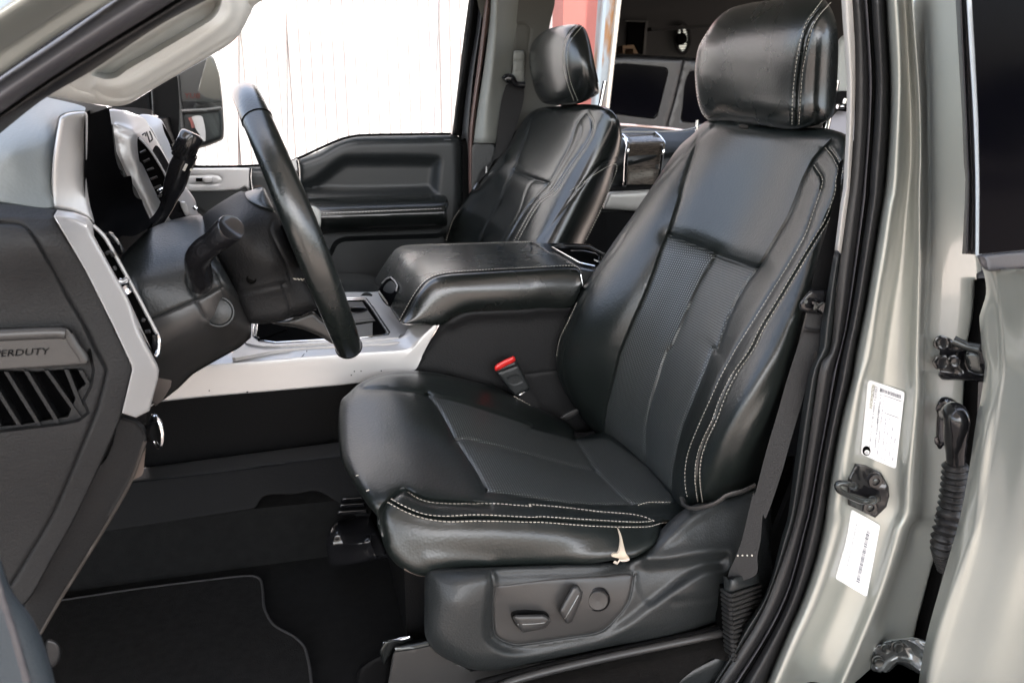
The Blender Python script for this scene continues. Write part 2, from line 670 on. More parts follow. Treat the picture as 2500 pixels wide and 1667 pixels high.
s2 = 1 / math.sqrt(2)
LEA = leather('black_leather', (.0070, .0095, .0088), .345, wr=.42)
LEAP = leather('black_leather_taut', (.0065, .0078, .0074), .25, wr=.06, grain=0.0)
LEAS = leather('black_leather_smooth', (.0062, .0080, .0074), .27, wr=.25, grain=.22)
PERF_B = leather('perforated_leather_back', (.0075, .0095, .009), .40, perf=((.02, s2, s2), (.02, s2, -s2), .0052))
PERF_C = leather('perforated_leather_cushion', (.0075, .0095, .009), .40, perf=((s2, s2, 0), (s2, -s2, 0), .0058))
for _l in (LEAS, LEAP):
    _l.node_tree.nodes['Principled BSDF'].inputs['Coat Weight'].default_value = .25
    _l.node_tree.nodes['Principled BSDF'].inputs['Coat Roughness'].default_value = .22
THREAD = mat('pale_thread', (.46, .43, .37), .7)
PLA = mat('dark_grained_plastic', (.0095, .0098, .0103), .54, spec=.22, bump=.6, bscale=330, bdet=3, bdist=.0013, var=.06)
PLB = mat('blue_black_plastic', (.013, .0150, .0155), .42, spec=.45, bump=.5, bscale=330, bdet=3, bdist=.0010)
FARP = mat('dark_door_plastic', (.013, .0150, .0155), .42, spec=.4)
PLG = mat('satin_grey_plastic', (.026, .0255, .025), .36, spec=.45, bump=.2, bscale=350, bdist=.0004)
STEELB = mat('bright_zinc_steel', (.20, .21, .21), .25, metal=.8, bump=.2, bscale=60, bdist=.001)
PLW = mat('footwell_plastic', (.0080, .0082, .0086), .6, spec=.15, bump=.4, bscale=330, bdist=.001)
PLK = mat('black_plastic', (.005, .005, .0052), .55, spec=.14, bump=.4, bscale=420, bdist=.001)
GLK = mat('gloss_black_plastic', (.008, .008, .009), .15)
VOID = mat('deep_black', (.003, .003, .003), .8, spec=.05)
SIL = mat('silver_trim_paint', (.42, .415, .41), .33, metal=.35, bump=.06, bscale=900, bdist=.0003, rvar=.04)
GRY = mat('pale_grey_headliner_plastic', (.40, .41, .39), .5, bump=.25, bscale=1000, bdist=.0005)
GRYD = mat('grey_pillar_trim', (.17, .175, .16), .55, bump=.2, bscale=900, bdist=.0005)
BEIGE = mat('pale_pillar_trim', (.34, .33, .31), .55, bump=.15, bscale=900, bdist=.0004)
PAINT = mat('champagne_metallic_paint', (.275, .288, .264), .28, metal=.5, coat=.9, coatr=.06, bump=.03, bscale=2500, bdist=.0002, var=.03, vscale=4)
RUB = mat('black_rubber', (.013, .013, .0135), .40, spec=.4, bump=.5, bscale=400, bdist=.001)
RUBG = mat('worn_grey_rubber', (.050, .049, .054), .45, bump=.2, bscale=500, bdist=.0005)
CHR = mat('chrome', (.82, .83, .84), .10, metal=1.0)
STEEL = mat('dark_zinc_steel', (.055, .06, .06), .27, metal=.8, bump=.2, bscale=60, bdist=.001)
CARPET = mat('black_carpet', (.012, .0123, .0125), .95, spec=.1, bump=1.0, bscale=900, bdet=4, bdist=.004, var=.35, vscale=60)
CARPETE = mat('grey_carpet_binding', (.016, .016, .017), .9, bump=.8, bscale=700, bdist=.002)
WEB = mat('woven_belt', (.006, .006, .0065), .55, spec=.3, bump=.5, bscale=420, bdist=.001, var=.3, vscale=400)
WHITE = mat('white_label', (.62, .62, .62), .45)
INK = mat('label_ink', (.05, .055, .075), .6)
INKY = mat('olive_ink', (.16, .15, .04), .6)
RED = mat('red_release_button', (.55, .02, .018), .35)
GLS = bpy.data.materials.new('window_glass'); GLS.use_nodes = True
_t = GLS.node_tree; _t.nodes.clear()
_o = _t.nodes.new('ShaderNodeOutputMaterial'); _m = _t.nodes.new('ShaderNodeMixShader')
_a = _t.nodes.new('ShaderNodeBsdfTransparent'); _g = _t.nodes.new('ShaderNodeBsdfGlossy'); _f = _t.nodes.new('ShaderNodeFresnel')
_a.inputs[0].default_value = (.93, .95, .94, 1); _g.inputs['Roughness'].default_value = .01
_f.inputs['IOR'].default_value = 1.3
_t.links.new(_f.outputs[0], _m.inputs[0]); _t.links.new(_a.outputs[0], _m.inputs[1]); _t.links.new(_g.outputs[0], _m.inputs[2])
_t.links.new(_m.outputs[0], _o.inputs[0])
VOIDS = mat('shaded_black_recess', (.0035, .0035, .0038), .6, spec=.05)
DOORP = mat('blue_grey_door_plastic', (.040, .050, .057), .45, bump=.5, bscale=500, bdist=.0008)
TINT = mat('black_privacy_glass', (.001, .001, .002), .10, spec=.10)
# ================================================================== outside
def plain(name, P, mat, kind='structure'):
    return tag(mesh_from(name, P, [tuple(range(len(P)))], mat, smooth=False), kind=kind)
GROUND = mat('tan_concrete_ground', (.30, .25, .215), .85, bump=.5, bscale=30, bdet=6, bdist=.01, var=.18, vscale=2)
plain('ground', [(-300, -300, 0), (300, -300, 0), (300, 300, 0), (-300, 300, 0)], GROUND)

def wavewall(name, p0, p1, z0, z1, pitch, amp, mat, parent, mat2=None):
    p0 = np.array(p0, float); p1 = np.array(p1, float)
    L = np.linalg.norm(p1 - p0); t = (p1 - p0) / L; nr = np.array([t[1], -t[0]])
    n = int(L / pitch * 6)
    V = []; Fc = []
    for i in range(n + 1):
        s = L * i / n
        ph = (s / pitch) % 1
        h = amp * (1 if .35 < ph < .65 else (0 if ph < .25 or ph > .75 else .5))
        q = p0 + t * s + nr * h
        V += [(q[0], q[1], z0), (q[0], q[1], z1), (q[0] - nr[0]*.1, q[1] - nr[1]*.1, z0), (q[0] - nr[0]*.1, q[1] - nr[1]*.1, z1)]
    for i in range(n):
        a = i * 4
        Fc += [(a, a+4, a+5, a+1), (a+2, a+3, a+7, a+6), (a+1, a+5, a+7, a+3), (a, a+2, a+6, a+4)]
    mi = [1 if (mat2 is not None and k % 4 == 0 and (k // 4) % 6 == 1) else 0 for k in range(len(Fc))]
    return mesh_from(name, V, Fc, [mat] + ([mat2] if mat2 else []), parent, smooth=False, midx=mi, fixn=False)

WWALL = mat('white_ribbed_steel', (.37, .35, .352), .5, bump=.1, bscale=40)
REDST = mat('faded_red_steel', (.17, .045, .036), .5, var=.12, vscale=5)
PINK = mat('pink_trim_steel', (.55, .37, .34), .5)
YB = 6.2
def bx(px, py, Y): return atY([(px, py)], Y)[0]
bld = thing('metal_building', 'white ribbed steel building with red corner post and open dark bay', 'building', (1.0, YB, 0))
xl = bx(300, 200, YB)[0]; xr = bx(1380, 40, YB)[0]
wavewall('ribbed_wall', (xl - 3, YB), (xr, YB), 0, 4.5, .075, .022, WWALL, bld, mat('pinkish_seam_shade', (.16, .135, .135), .6))  # pinkish seam strips, darkened to paint in the shade between the ribs
def post(name, x0, x1, y0, y1, mat, par, Y=None, d=.12, z0=0, z1=4.4):
    """upright between two traced edges"""
    P = [bx(x0[0], y0, Y), bx(x1[0], y0, Y), bx(x1[1], y1, Y), bx(x0[1], y1, Y)]
    P = [np.array(p) for p in P]
    for a, b in ((0, 3), (1, 2)):
        up, dn = P[a].copy(), P[b].copy()
        sl_ = (up - dn) / (up[2] - dn[2])
        P[a] = dn + sl_ * (z1 - dn[2]); P[b] = dn + sl_ * (z0 - dn[2])
    return prism(name, P, (0, d, 0), mat, par)
post('seam_strip', (562, 562), (580, 580), 0, 400, PINK, bld, YB - .06, .03)
post('door_edge', (690, 692), (697, 699), 0, 370, PINK, bld, YB - .06, .03)
post('downspout', (1058, 1044), (1070, 1057), 0, 325, mat('mauve_grey_steel', (.36, .30, .33), .5), bld, YB - .14, .08)
post('red_corner_post', (1376, 1372), (1474, 1452), 0, 250, REDST, bld, YB - .3, .25)
# bay: dark interior behind the opening
bayx0 = bx(1460, 200, YB)[0]
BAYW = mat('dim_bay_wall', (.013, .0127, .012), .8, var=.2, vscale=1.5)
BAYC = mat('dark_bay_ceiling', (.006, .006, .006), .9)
YW = 13.0
back = prism('bay_back_wall', [(bayx0 - 1, YW, 0), (16, YW, 0), (16, YW, 5), (bayx0 - 1, YW, 5)], (0, .1, 0), BAYW, bld)
prism('bay_ceiling', [(bayx0, YB, 4.4), (16, YB, 4.4), (16, YW, 4.4), (bayx0, YW, 4.4)], (0, 0, .1), BAYC, bld)
prism('bay_side_wall', [(bayx0 - .1, YB + .1, 0), (bayx0 - .1, YW, 0), (bayx0 - .1, YW, 4.5), (bayx0 - .1, YB + .1, 4.5)], (.1, 0, 0), BAYC, bld)
prism('bay_far_side', [(15.9, YB + .1, 0), (15.9, YW, 0), (15.9, YW, 4.5), (15.9, YB + .1, 4.5)], (.1, 0, 0), BAYC, bld)
# lintel above the bay opening
prism('bay_lintel', [(bayx0, YB - .02, 3.0), (16, YB - .02, 3.0), (16, YB - .02, 4.5), (bayx0, YB - .02, 4.5)], (0, .1, 0), BAYC, bld)
beam = prism('ceiling_beam', atY(tr('A3 1310,225 2000,190 2000,215 1310,255'), YW - 1), (0, .15, 0), BAYC, bld)
dw = prism('doorway', atY(tr('A3 1125,180 1260,185 1240,445 1105,445'), YW - .06), (0, .04, 0), VOID, bld)
prism('door_frame', atY(tr('A3 1265,180 1285,182 1262,445 1242,445'), YW - .09), (0, .06, 0), mat('frame_grey', (.05, .05, .046), .7), bld)
prism('door_frame', atY(tr('A3 1100,168 1285,172 1285,182 1100,178'), YW - .09), (0, .06, 0), bpy.data.materials['frame_grey'], bld)
crate = prism('wooden_crate', atY(tr('A3 1075,375 1165,370 1200,440 1165,440 1160,400 1090,400 1090,440 1078,440'), YW - .8), (0, .3, 0), mat('raw_wood', (.14, .085, .045), .7))
tag(crate, 'small open wooden box on a ledge in the dark bay', 'box')
# wall fan with shutter slats, day showing through
fan = thing('wall_fan', 'round exhaust fan with pale shutter slats on the dark bay wall', 'fan', tuple(bx(1665, 95, YW)))
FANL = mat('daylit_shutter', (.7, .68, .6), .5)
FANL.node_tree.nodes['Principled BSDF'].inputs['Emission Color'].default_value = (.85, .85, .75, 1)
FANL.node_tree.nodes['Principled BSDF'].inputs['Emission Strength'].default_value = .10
th_ = np.linspace(0, 2*math.pi, 25)[:-1]
fc = np.array([1666, 95])
rim = atY(np.c_[fc[0] + 17*np.cos(th_), fc[1] + 35*np.sin(th_)], YW - .1)
tube('rim', rim, .035, BAYC, fan, n=6, closed=True)
for k in range(11):
    y = fc[1] - 28 + k * 5.6
    h = 15 * math.sqrt(max(0.05, 1 - ((y - fc[1]) / 33) ** 2))
    if 3 <= k <= 5:
        seg = ((fc[0] + 3, fc[0] + h),)
    elif k < 3:
        seg = ((fc[0] - h + 4, fc[0] + h),)
    else:
        seg = ((fc[0] - h, fc[0] + h),)
    for a, b in seg:
        prism('slat', atY([(a, y), (b, y - 1), (b, y + 2.4), (a, y + 3.4)], YW - .09), (0, .02, 0), FANL, fan)
for aa in (20, 140, 260):
    a = math.radians(aa)
    u = np.array([math.cos(a)*.5, math.sin(a)]); v = np.array([-u[1]*.5, u[0]])
    prism('blade', atY([fc, fc + u*14 + v*9, fc + u*27 + v*6, fc + u*27 - v*5], YW - .16), (0, .02, 0), VOID, fan)
disc('hub', bx(fc[0], fc[1], YW - .2), (0, -1, 0), .09, .06, VOID, fan)
# rusty steel post beside the bay
RUST = mat('rusty_galvanised_steel', (.36, .40, .44), .5, metal=.4)
t_ = RUST.node_tree
n_ = t_.nodes.new('ShaderNodeTexNoise'); n_.inputs['Scale'].default_value = 3.5; n_.inputs['Detail'].default_value = 8
c_ = t_.nodes.new('ShaderNodeTexCoord'); mp = t_.nodes.new('ShaderNodeMapping'); mp.inputs['Scale'].default_value = (4, 4, 1)
r_ = t_.nodes.new('ShaderNodeValToRGB')
r_.color_ramp.elements[0].position = .48; r_.color_ramp.elements[0].color = (.11, .125, .14, 1)
r_.color_ramp.elements[1].position = .58; r_.color_ramp.elements[1].color = (.10, .05, .02, 1)
t_.links.new(c_.outputs['Object'], mp.inputs[0]); t_.links.new(mp.outputs[0], n_.inputs['Vector'])
t_.links.new(n_.outputs['Fac'], r_.inputs[0]); t_.links.new(r_.outputs[0], t_.nodes['Principled BSDF'].inputs['Base Color'])
rp = thing('steel_post', 'tall rust streaked galvanised steel post at the edge of the dark bay', 'post', tuple(bx(1500, 250, YB - 1.0)[:2]) + (0,))
post('channel', (1476, 1458), (1514, 1486), 0, 260, RUST, rp, YB - 1.0, .12)
post('flange', (1507, 1480), (1517, 1488), 0, 260, mat('bright_worn_steel', (.20, .185, .165), .45, var=.2), rp, YB - 1.04, .03)
post('edge_strip', (1474, 1454), (1482, 1462), 0, 250, mat('blue_grey_steel', (.12, .145, .165), .4, metal=.3), rp, YB - 1.04, .03)

# parked grey SUV in the bay mouth
YS = 8.0
SUVP = mat('silver_grey_car_paint', (.014, .014, .015), .4, metal=.3, coat=.2)
suv = thing('parked_car', 'silver grey station wagon with dark tinted side windows parked in the bay', 'car', (bx(1650, 250, YS)[0], YS, 0))
SB = tr('A3 930,455 1100,445 1400,460 1700,478 2100,500 2500,520 2500,1500 930,1500')
sheet('body', SB, YS,
      SUVP, suv, step=12, T=1.4, ew=10, D=.12, sm=False,
      reliefs=[('A3 985,525 1100,520 1430,550 1455,580 1360,960 1330,980 950,930 940,900', -.03, 3), ('A3 1620,580 2060,620 2040,1030 1560,1005 1545,980', -.03, 3)],
      grooves=[('A3 1570,500 1500,800 1430,1050', .02, 3)])
sheet('side_window', 'A3 995,532 1100,528 1415,556 1442,585 1350,950 1325,968 955,920 948,895', YS - .005, TINT, suv, step=14, T=.06)
sheet('side_window', 'A3 1635,590 2060,630 2040,1018 1568,992 1560,975', YS - .005, TINT, suv, step=14, T=.06)
ptube('belt_moulding', 'A3 950,1015 1200,1030 1430,1050 1600,1075', YS - .15, .012, mat('pinkish_chrome', (.6, .5, .5), .3, metal=.8), suv, n=6)
# far piece of the wagon seen past the near headrest
# trees and hedge behind the photographer, seen only as reflections
def treeline(name, x0, x1, y, h, seed):
    rnd = random.Random(seed)
    V = []; Fc = []
    for i in range(3800):
        x = rnd.uniform(x0, x1)
        hh = h * (.75 + .2 * math.sin(x * .7) + .15 * math.sin(x * 1.9 + 1))
        z = rnd.uniform(.2, 1) ** .6 * hh
        yy = y + rnd.uniform(-1.6, 1.6) * (1 - (z / hh) ** 3 * .6)
        s = rnd.uniform(.18, .5)
        c = np.array([x, yy, z])
        a = np.array([rnd.gauss(0, 1) for _ in range(3)]); a /= np.linalg.norm(a)
        b = np.cross(a, [rnd.gauss(0, 1) for _ in range(3)]); b /= np.linalg.norm(b)
        k = len(V)
        V += [c - a*s, c + b*s*.6, c + a*s, c - b*s*.6]
        Fc.append((k, k+1, k+2, k+3))
    return tag(mesh_from(name, V, Fc, mat('tree_foliage', (.07, .10, .035), .7, var=.4, vscale=1.2), smooth=False, fixn=False), kind='stuff')
cp = thing('added_shade_canopy', 'unseen flat canopy slab added overhead to keep the truck in shade', 'canopy', (0, -2.5, 5)); tag(cp, kind='structure'); del cp['label']; del cp['category']  # unseen slab added overhead to block the sun from the truck
prism('shade_slab', [(-7, -5.5, 5), (9, -5.5, 5), (9, .3, 5), (-7, .3, 5)], (0, 0, .15), mat('pale_shade_slab', (.6, .6, .58), .5), cp)
treeline('tree_line', -26, 18, -15, 3.2, 3)

# ================================================================== cab shell (structure)
FLZ = .93
flo = tag(mesh_from('floor', [(-1.2, .80, FLZ), (2.4, .80, FLZ), (2.4, 2.66, FLZ), (-1.2, 2.66, FLZ),
        (-1.2, .80, FLZ-.12), (2.4, .80, FLZ-.12), (2.4, 2.66, FLZ-.12), (-1.2, 2.66, FLZ-.12)],
        [(0, 1, 2, 3), (7, 6, 5, 4), (0, 4, 5, 1), (1, 5, 6, 2), (2, 6, 7, 3), (3, 7, 4, 0)], CARPET, smooth=False), kind='structure')
roof = thing('cab_roof', 'pale grey headliner and roof panel above the cabin', 'roof', (1.0, 1.7, 2.23)); tag(roof, kind='structure'); del roof['category']; del roof['label']
prism('headliner', [(.12, .98, 2.16), (2.5, .98, 2.16), (2.5, 2.44, 2.16), (.12, 2.44, 2.16)], (0, 0, .04), GRYD, roof)
prism('roof_panel', [(.1, .93, 2.22), (2.55, .93, 2.22), (2.55, 2.5, 2.22), (.1, 2.5, 2.22)], (0, 0, .03), PAINT, roof)
bk = thing('cab_rear_wall', 'dark rear wall of the cab behind the back seat', 'wall', (2.45, 1.7, .9)); tag(bk, kind='structure'); del bk['category']; del bk['label']
prism('wall_panel', [(2.5, .85, .9), (2.5, 2.6, .9), (2.5, 2.6, 1.75), (2.5, .85, 1.75)], (.05, 0, 0), PLK, bk)
prism('wall_panel', [(2.5, .95, 1.75), (2.5, 2.5, 1.75), (2.5, 2.5, 2.2), (2.5, .95, 2.2)], (.05, 0, 0), TINT, bk)
fw = thing('firewall', 'dark carpeted front bulkhead of the footwell', 'panel', (-.75, 1.7, .9)); tag(fw, kind='structure'); del fw['category']; del fw['label']
prism('bulkhead', [(-.70, .84, .9), (-.95, .84, 1.65), (-.95, 2.6, 1.65), (-.70, 2.6, .9)], (-.06, 0, 0), CARPET, fw)

# floor mat
mt = thing('floor_mat', 'black carpet floor mat with a grey bound edge in the driver footwell', 'floor mat', tuple(atZ(tr('D1 1200,1200'), FLZ + .01)[0]))
MO = tr('D1 -400,1010 550,878 1100,800 1800,712 2060,690 2130,715 2152,800 2165,950 2205,1040 D2 185,1030 240,1100 400,1190 480,1270 505,1350 525,1450 560,1800 D1 -400,2400')
Mz = atZ(MO, FLZ + .012)
def flat_solid(name, P, h, mat, par):
    n = len(P)
    V = list(P) + [p - np.array([0, 0, h]) for p in P]
    tri = delaunay_2d_cdt([Vector(p[:2]) for p in P], [], [list(range(n))], 1, 1e-5)[2]
    Fc = [tuple(t) for t in tri] + [tuple(x + n for x in reversed(t)) for t in tri] + [(i, (i+1) % n, (i+1) % n + n, i + n) for i in range(n)]
    return mesh_from(name, V, Fc, mat, par, smooth=False)
flat_solid('carpet', resamp(Mz, 120, closed=True), .009, mat('mat_pile', (.014, .014, .014), .95, spec=.05, bump=1, bscale=800, bdist=.003, var=.4, vscale=80), mt)
ed = resamp(atZ(tr('D1 400,905 1100,800 1800,712 2060,690 2130,715 2152,800 2165,950 2205,1040 D2 185,1030 240,1100 400,1190 480,1270 505,1350 525,1450 560,1800'), FLZ + .012), 90)
tube('binding', ed, .0022, CARPETE, mt, n=6)
disc('fastener', atZ(tr('D1 1880,888'), FLZ + .014)[0], (0, 0, 1), .011, .004, GLK, mt)

# ================================================================== driver seat
ds = thing('driver_seat_assembly', 'black leather driver seat with pale stitching, a tear in the cushion side and power switches', 'seat', (.35, 1.22, .93), group='front bucket seats')
# traces
bS1 = 'A3 1700,1100 1660,1180 B3 1290,260 1130,520 1040,680 880,870 780,1060 690,1240 630,1400 595,1560 C3 600,200 578,330 590,430 640,560 690,640'
bS2 = 'A3 1830,1030 1700,1150 1640,1300 1590,1450 1555,1567 B3 1560,230 1450,580 1400,700 1330,900 1250,1100 1170,1280 1100,1450 1055,1567 C3 1060,200 1000,450 950,640 925,850 945,920'
bS3 = 'B3 1850,745 1780,860 1700,1000 1600,1230 1480,1500 C3 1440,200 1370,420 1300,650 1265,850 1270,1130'
bS4 = 'A4 770,1165 640,1300 560,1450 B4 540,150 500,260 420,450 330,600 180,850 B3 2080,1000 1950,1250 1840,1567 C3 1830,150 1750,350 1650,600 1570,800 1530,950 1490,1150 1475,1350'
bRow = 'B3 1452,580 1750,690 1900,760 2050,810 2195,850'
bS5 = 'B4 630,15 700,120 690,200 630,380 560,580 450,780 300,1020 150,1260 0,1500 C3 1990,200 1880,400 1790,600 1700,800 1620,1000 1590,1150 1590,1300 1610,1400'
bS6 = 'A4 740,1210 800,1290 850,1400 B4 832,100 820,230 740,450 620,650 500,850 370,1070 200,1350 C3 2130,180 1990,380 1900,560 1830,750 1750,920 1700,1080 1690,1250 1710,1430'
def shift(s, dx, dy=0):
    p = tr(s).copy(); p[:, 0] += dx; p[:, 1] += dy; return p
bS7 = 'C4 530,50 430,280 300,450 180,620 60,800 0,930 C3 1990,1000 1950,1150 1930,1330'
bOut = 'A3 1790,985 1640,1110 1540,1200 1400,1400 1290,1567 B3 1145,440 1000,640 850,870 740,1020 650,1180 575,1350 530,1560 C3 530,250 545,380 600,520 660,620 700,680 760,770 930,925 1280,1160 1480,1410 1560,1480 1700,1450 1840,1440 1930,1370 2150,1300 C4 240,1200 330,700 480,200 B4 620,1000 760,500 870,250 A4 930,1300 900,1120 800,1070 700,1050 A3 2350,1045'
ctrl = cl('A3 1640,1110 1290,1567 B3 1145,440 850,870 650,1180 530,1560 C3 545,380 660,620', 1.47) \
     + cl(bS1, 1.445) + cl(bS2, (1.33, 1.335, 1.34)) + cl(bS3, 1.22) + cl(bS4, (1.10, 1.09, 1.10)) \
     + cl(bS5, (1.03, 1.005, 1.02)) + cl(bS6, .98) + cl('C4 560,200 330,700 C3 2200,1000', .972) \
     + cl('A3 1900,1050 2300,1060', (1.33, 1.2)) + [(1800, 480, 1.215), (1830, 600, 1.215)]
bk_ = sheet('backrest', bOut, ctrl, LEA, ds, step=5.5, ew=38, D=.035, T=.13, lam='p4',
      grooves=[(bS1, .005, 3.5), (bS2, .007, 26), (bS2, .008, 4), (bS3, .006, 16), (bS3, .006, 3.5), (bS4, .007, 24), (bS4, .008, 4),
               (bRow, .008, 24), (bRow, .009, 4.5), (bS5, .006, 4), (bS5, .002, 14), (bS6, .007, 3.5), (shift(bS6, -11), -.0014, 5), (shift(bS6, 11), -.0016, 5),
               (bS7, .012, 26), (shift(bS7, 10, 8), -.004, 16),
               ('A4 640,1340 690,1440 700,1567 B4 690,200', .002, 4)],
      mats=[('B3 1452,582 1750,692 1900,762 2050,812 2192,852 2080,1000 1950,1250 1840,1567 C3 1830,150 1750,350 1650,600 1570,800 1530,950 1490,1150 1475,1330 1270,1125 945,905 925,850 950,640 1000,450 1060,200 B3 1055,1567 1100,1450 1170,1280 1250,1100 1330,900 1400,700', PERF_B)])
stitch('stitching', [bS5, shift(bS6, -6), shift(bS6, 6), 'B3 700,1140 640,1270 575,1400 545,1500 C3 540,200 535,250'], bk_, THREAD, bk_)
hem = ptube('lower_hem', 'C3 1565,1400 1575,1450 1640,1480 1750,1465 1850,1430 1920,1375 2050,1340 2160,1290', (1.0, .955, .95), .006, PLG, bk_, n=8, flat=.5)

# headrest
hS1 = 'A4 720,-30 640,80 570,180 530,290 500,420 475,600 455,800 450,1030'
hSC = 'A4 735,0 655,100 590,200 550,300 525,450 505,600 485,800 480,1040'
hS2 = 'A4 770,20 670,130 610,240 570,400 540,550 525,700 515,900 505,1030'
hOut = 'A3 1790,992 1730,940 1690,830 1668,640 1672,520 1700,380 1775,250 1850,150 1960,70 2130,25 2350,-10 A4 300,-45 520,-60 680,-35 750,40 795,130 822,250 828,400 818,700 800,890 770,965 700,1010 600,1040 460,1062 250,1040 0,1015 A3 1950,1005'
hr = sheet('headrest', hOut, cl('A3 1700,380 1680,640 1760,960', 1.385) + cl('A3 2000,300 2000,900', 1.27) + cl('A3 2350,200 2350,900', 1.17)
           + cl(hS1, 1.105) + cl(hS2, 1.085) + cl('A4 770,300 750,900', 1.085), LEAS, ds, step=5.5, ew=62, D=.05, T=.13, lam='p3',
           grooves=[(hSC, .007, 3.2), (hS1, .003, 3.5), (hS2, .003, 3.5), (hSC, -.003, 16)])
stitch('stitching', [hS1, hS2, 'A3 1775,255 1705,385 1677,520 1673,640 1696,830 1733,935 1780,985'], hr, THREAD, hr, w=.0007)
for s in ('A3 2020,1015 2110,1030 2100,1060 2030,1050', 'A4 455,1070 530,1078 525,1105 460,1095'):
    sheet('headrest_guide', s, 1.19, PLG, ds, step=5, T=.03, ew=4, D=.004)
for pp in ((1815, 330), (1950, 345)):
    p = bx(pp[0], pp[1], 1.30 if pp[0] < 1900 else 1.16)
    tube('headrest_post', [p + np.array([.035, 0, -.06]), p + np.array([.055, 0, .09])], .006, CHR, ds)

# cushion
cFar = 'C2 950,485 985,450 1100,398 1250,375 1450,378 1750,420 1950,470 2060,510'
cS1 = 'C2 960,503 1000,500 1200,508 1350,525 1480,550'
cS2 = 'C2 1480,550 1750,612 2000,692 2350,810 C3 300,820 600,898 690,922'
cFr = 'C2 1480,550 1540,610 1620,730 1720,920 1800,1040 1900,1190 1970,1340'
cMid = 'C2 1720,930 1800,910 1950,945 2350,1050 C3 300,1040 600,1120 850,1180'
cRear = 'C3 690,925 780,1060 850,1170 1040,1370 1150,1450'
cS4 = 'C2 1970,1340 2350,1392 C3 300,1392 600,1440 900,1452 1150,1455 1480,1437'
cPan = 'D2 2000,110 1700,88 1500,70 1330,10 1290,-10 1200,50 1125,130 1103,200 1108,260 1135,400'
cStA = 'D2 1330,0 1400,50 1500,85 1700,100 2000,95 2350,120 D3 300,105 600,130 900,165 1150,185 1260,210 1340,245'
cStB = 'D2 1190,60 1300,120 1450,180 1600,200 1900,190 2350,210 D3 400,205 800,230 1200,250 1330,240'
cStC = 'D2 1160,85 1300,160 1450,215 1650,245 1900,240 2350,250 D3 400,250 800,280 1100,290 1300,285 1400,255 1480,245'
cPip = 'D2 1175,72 1300,140 1450,198 1630,222 1900,215 2350,230 D3 400,228 800,255 1150,270 1300,262'
cOut = 'C2 780,600 757,800 765,950 790,1100 850,1220 920,1330 1000,1450 1075,1545 D2 1075,260 1110,370 1150,480 1220,580 1300,640 1400,682 1500,690 D2 2000,650 D3 400,615 800,590 1000,560 1160,540 1260,490 1350,420 1395,330 1400,260 1480,248 1560,200 1600,100 1500,-60 1300,-200 C3 950,860 690,900 680,830 560,740 400,665 330,640 180,560 0,470 C2 1950,460 1750,410 1550,368 1400,353 1200,362 1050,398 930,458 850,530'
cctrl = cl(cFar, (1.40, 1.46, 1.46, 1.46, 1.455)) + cl('C3 0,470 180,560 400,665 680,830', 1.46) + cl(cS1, (1.38, 1.36)) + cl(cS2, (1.355, 1.35, 1.34)) + cl(cMid, 1.215) \
     + cl(cS4, (1.06, 1.055, 1.07)) + cl(cStA, (1.04, 1.015, 1.01, 1.02)) + cl(cStB, (1.02, .985, .98, 1.0)) + cl(cStC, (1.01, .972, .97, .985)) \
     + cl('C2 780,640 765,850 775,980 820,1150 930,1340', (1.37, 1.29, 1.22, 1.14, 1.04)) + cl('C2 1100,560 1180,900 1200,1250', (1.34, 1.20, 1.08)) \
     + cl('C2 1450,700 1650,1050 1750,1250', (1.30, 1.16, 1.085)) + cl('D2 1110,260 1140,420 1250,580', (1.02, .995, .985)) \
     + cl('D2 1500,450 2200,450 D3 600,430 1150,420', (.975, .962, .962, .975)) + cl('D2 1500,640 2200,620 D3 600,570', .972) + [(1590, 1290, 1.0), (1613, 1275, 1.01)] \
     + cl('C3 950,1000 1300,1300', (1.27, 1.14))
cu_ = sheet('cushion', cOut, cctrl, LEA, ds, step=5.5, ew=30, D=.02, T=.10, lam=1.2e-2,
      grooves=[(cFar, .006, 3.5), (cS1, .004, 12), (cS1, .006, 3.5), (cS2, .006, 22), (cS2, .007, 4), (cFr, .005, 20), (cFr, .007, 4), (cMid, .004, 14), (cMid, .006, 3.5),
               (cRear, .004, 14), (cRear, .006, 4), (cS4, .003, 14), (cS4, .005, 4), (cPan, .010, 5), (cPan, .003, 16), (cStA, .005, 5), (cPip, -.003, 9), (cPip, .008, 2.8),
               ('D2 1500,560 1700,560 2000,590', -.003, 18)],
      mats=[('C2 1485,553 1750,614 2000,694 2350,812 C3 300,822 600,900 690,924 740,920 940,905 1270,1125 1475,1380 1480,1434 1150,1452 900,1449 600,1437 300,1388 0,1349 C2 1972,1338 1900,1190 1800,1040 1720,920 1620,730 1540,610', PERF_C)])
stitch('stitching', [cStA, cStB, cStC, 'C3 180,562 330,640', 'C3 1200,1455 1280,1430 1480,1430'], cu_, THREAD, cu_, w=.0010)
sheet('torn_foam', 'D3 1038,300 1062,350 1082,430 1102,505 1128,540 1122,562 1085,560 1040,545 985,528 1002,510 1038,505 1058,420 1052,360', on(cu_, .004), mat('exposed_foam', (.42, .36, .28), .8, bump=.4, bscale=300), cu_, step=3.5, T=.004, back=(0, .004, 0))
ptube('torn_flap', 'D3 1000,540 1050,558 1095,562 1128,552', None, .0022, mat('exposed_foam_edge', (.45, .40, .34), .8), cu_, surf=cu_, off=.006, n=6, flat=.5)
for q in ('C2 905,1215 925,1210', 'C2 990,1338 1012,1330'):
    ptube('scuff', q, None, .0009, THREAD, cu_, surf=cu_, off=.0006, n=4, res=4)
sheet('piping_end', 'D2 1300,640 1400,684 1470,694 1465,684 1400,672 1300,628', .985, mat('tan_edge', (.06, .045, .035), .7), cu_, step=4, T=.006)

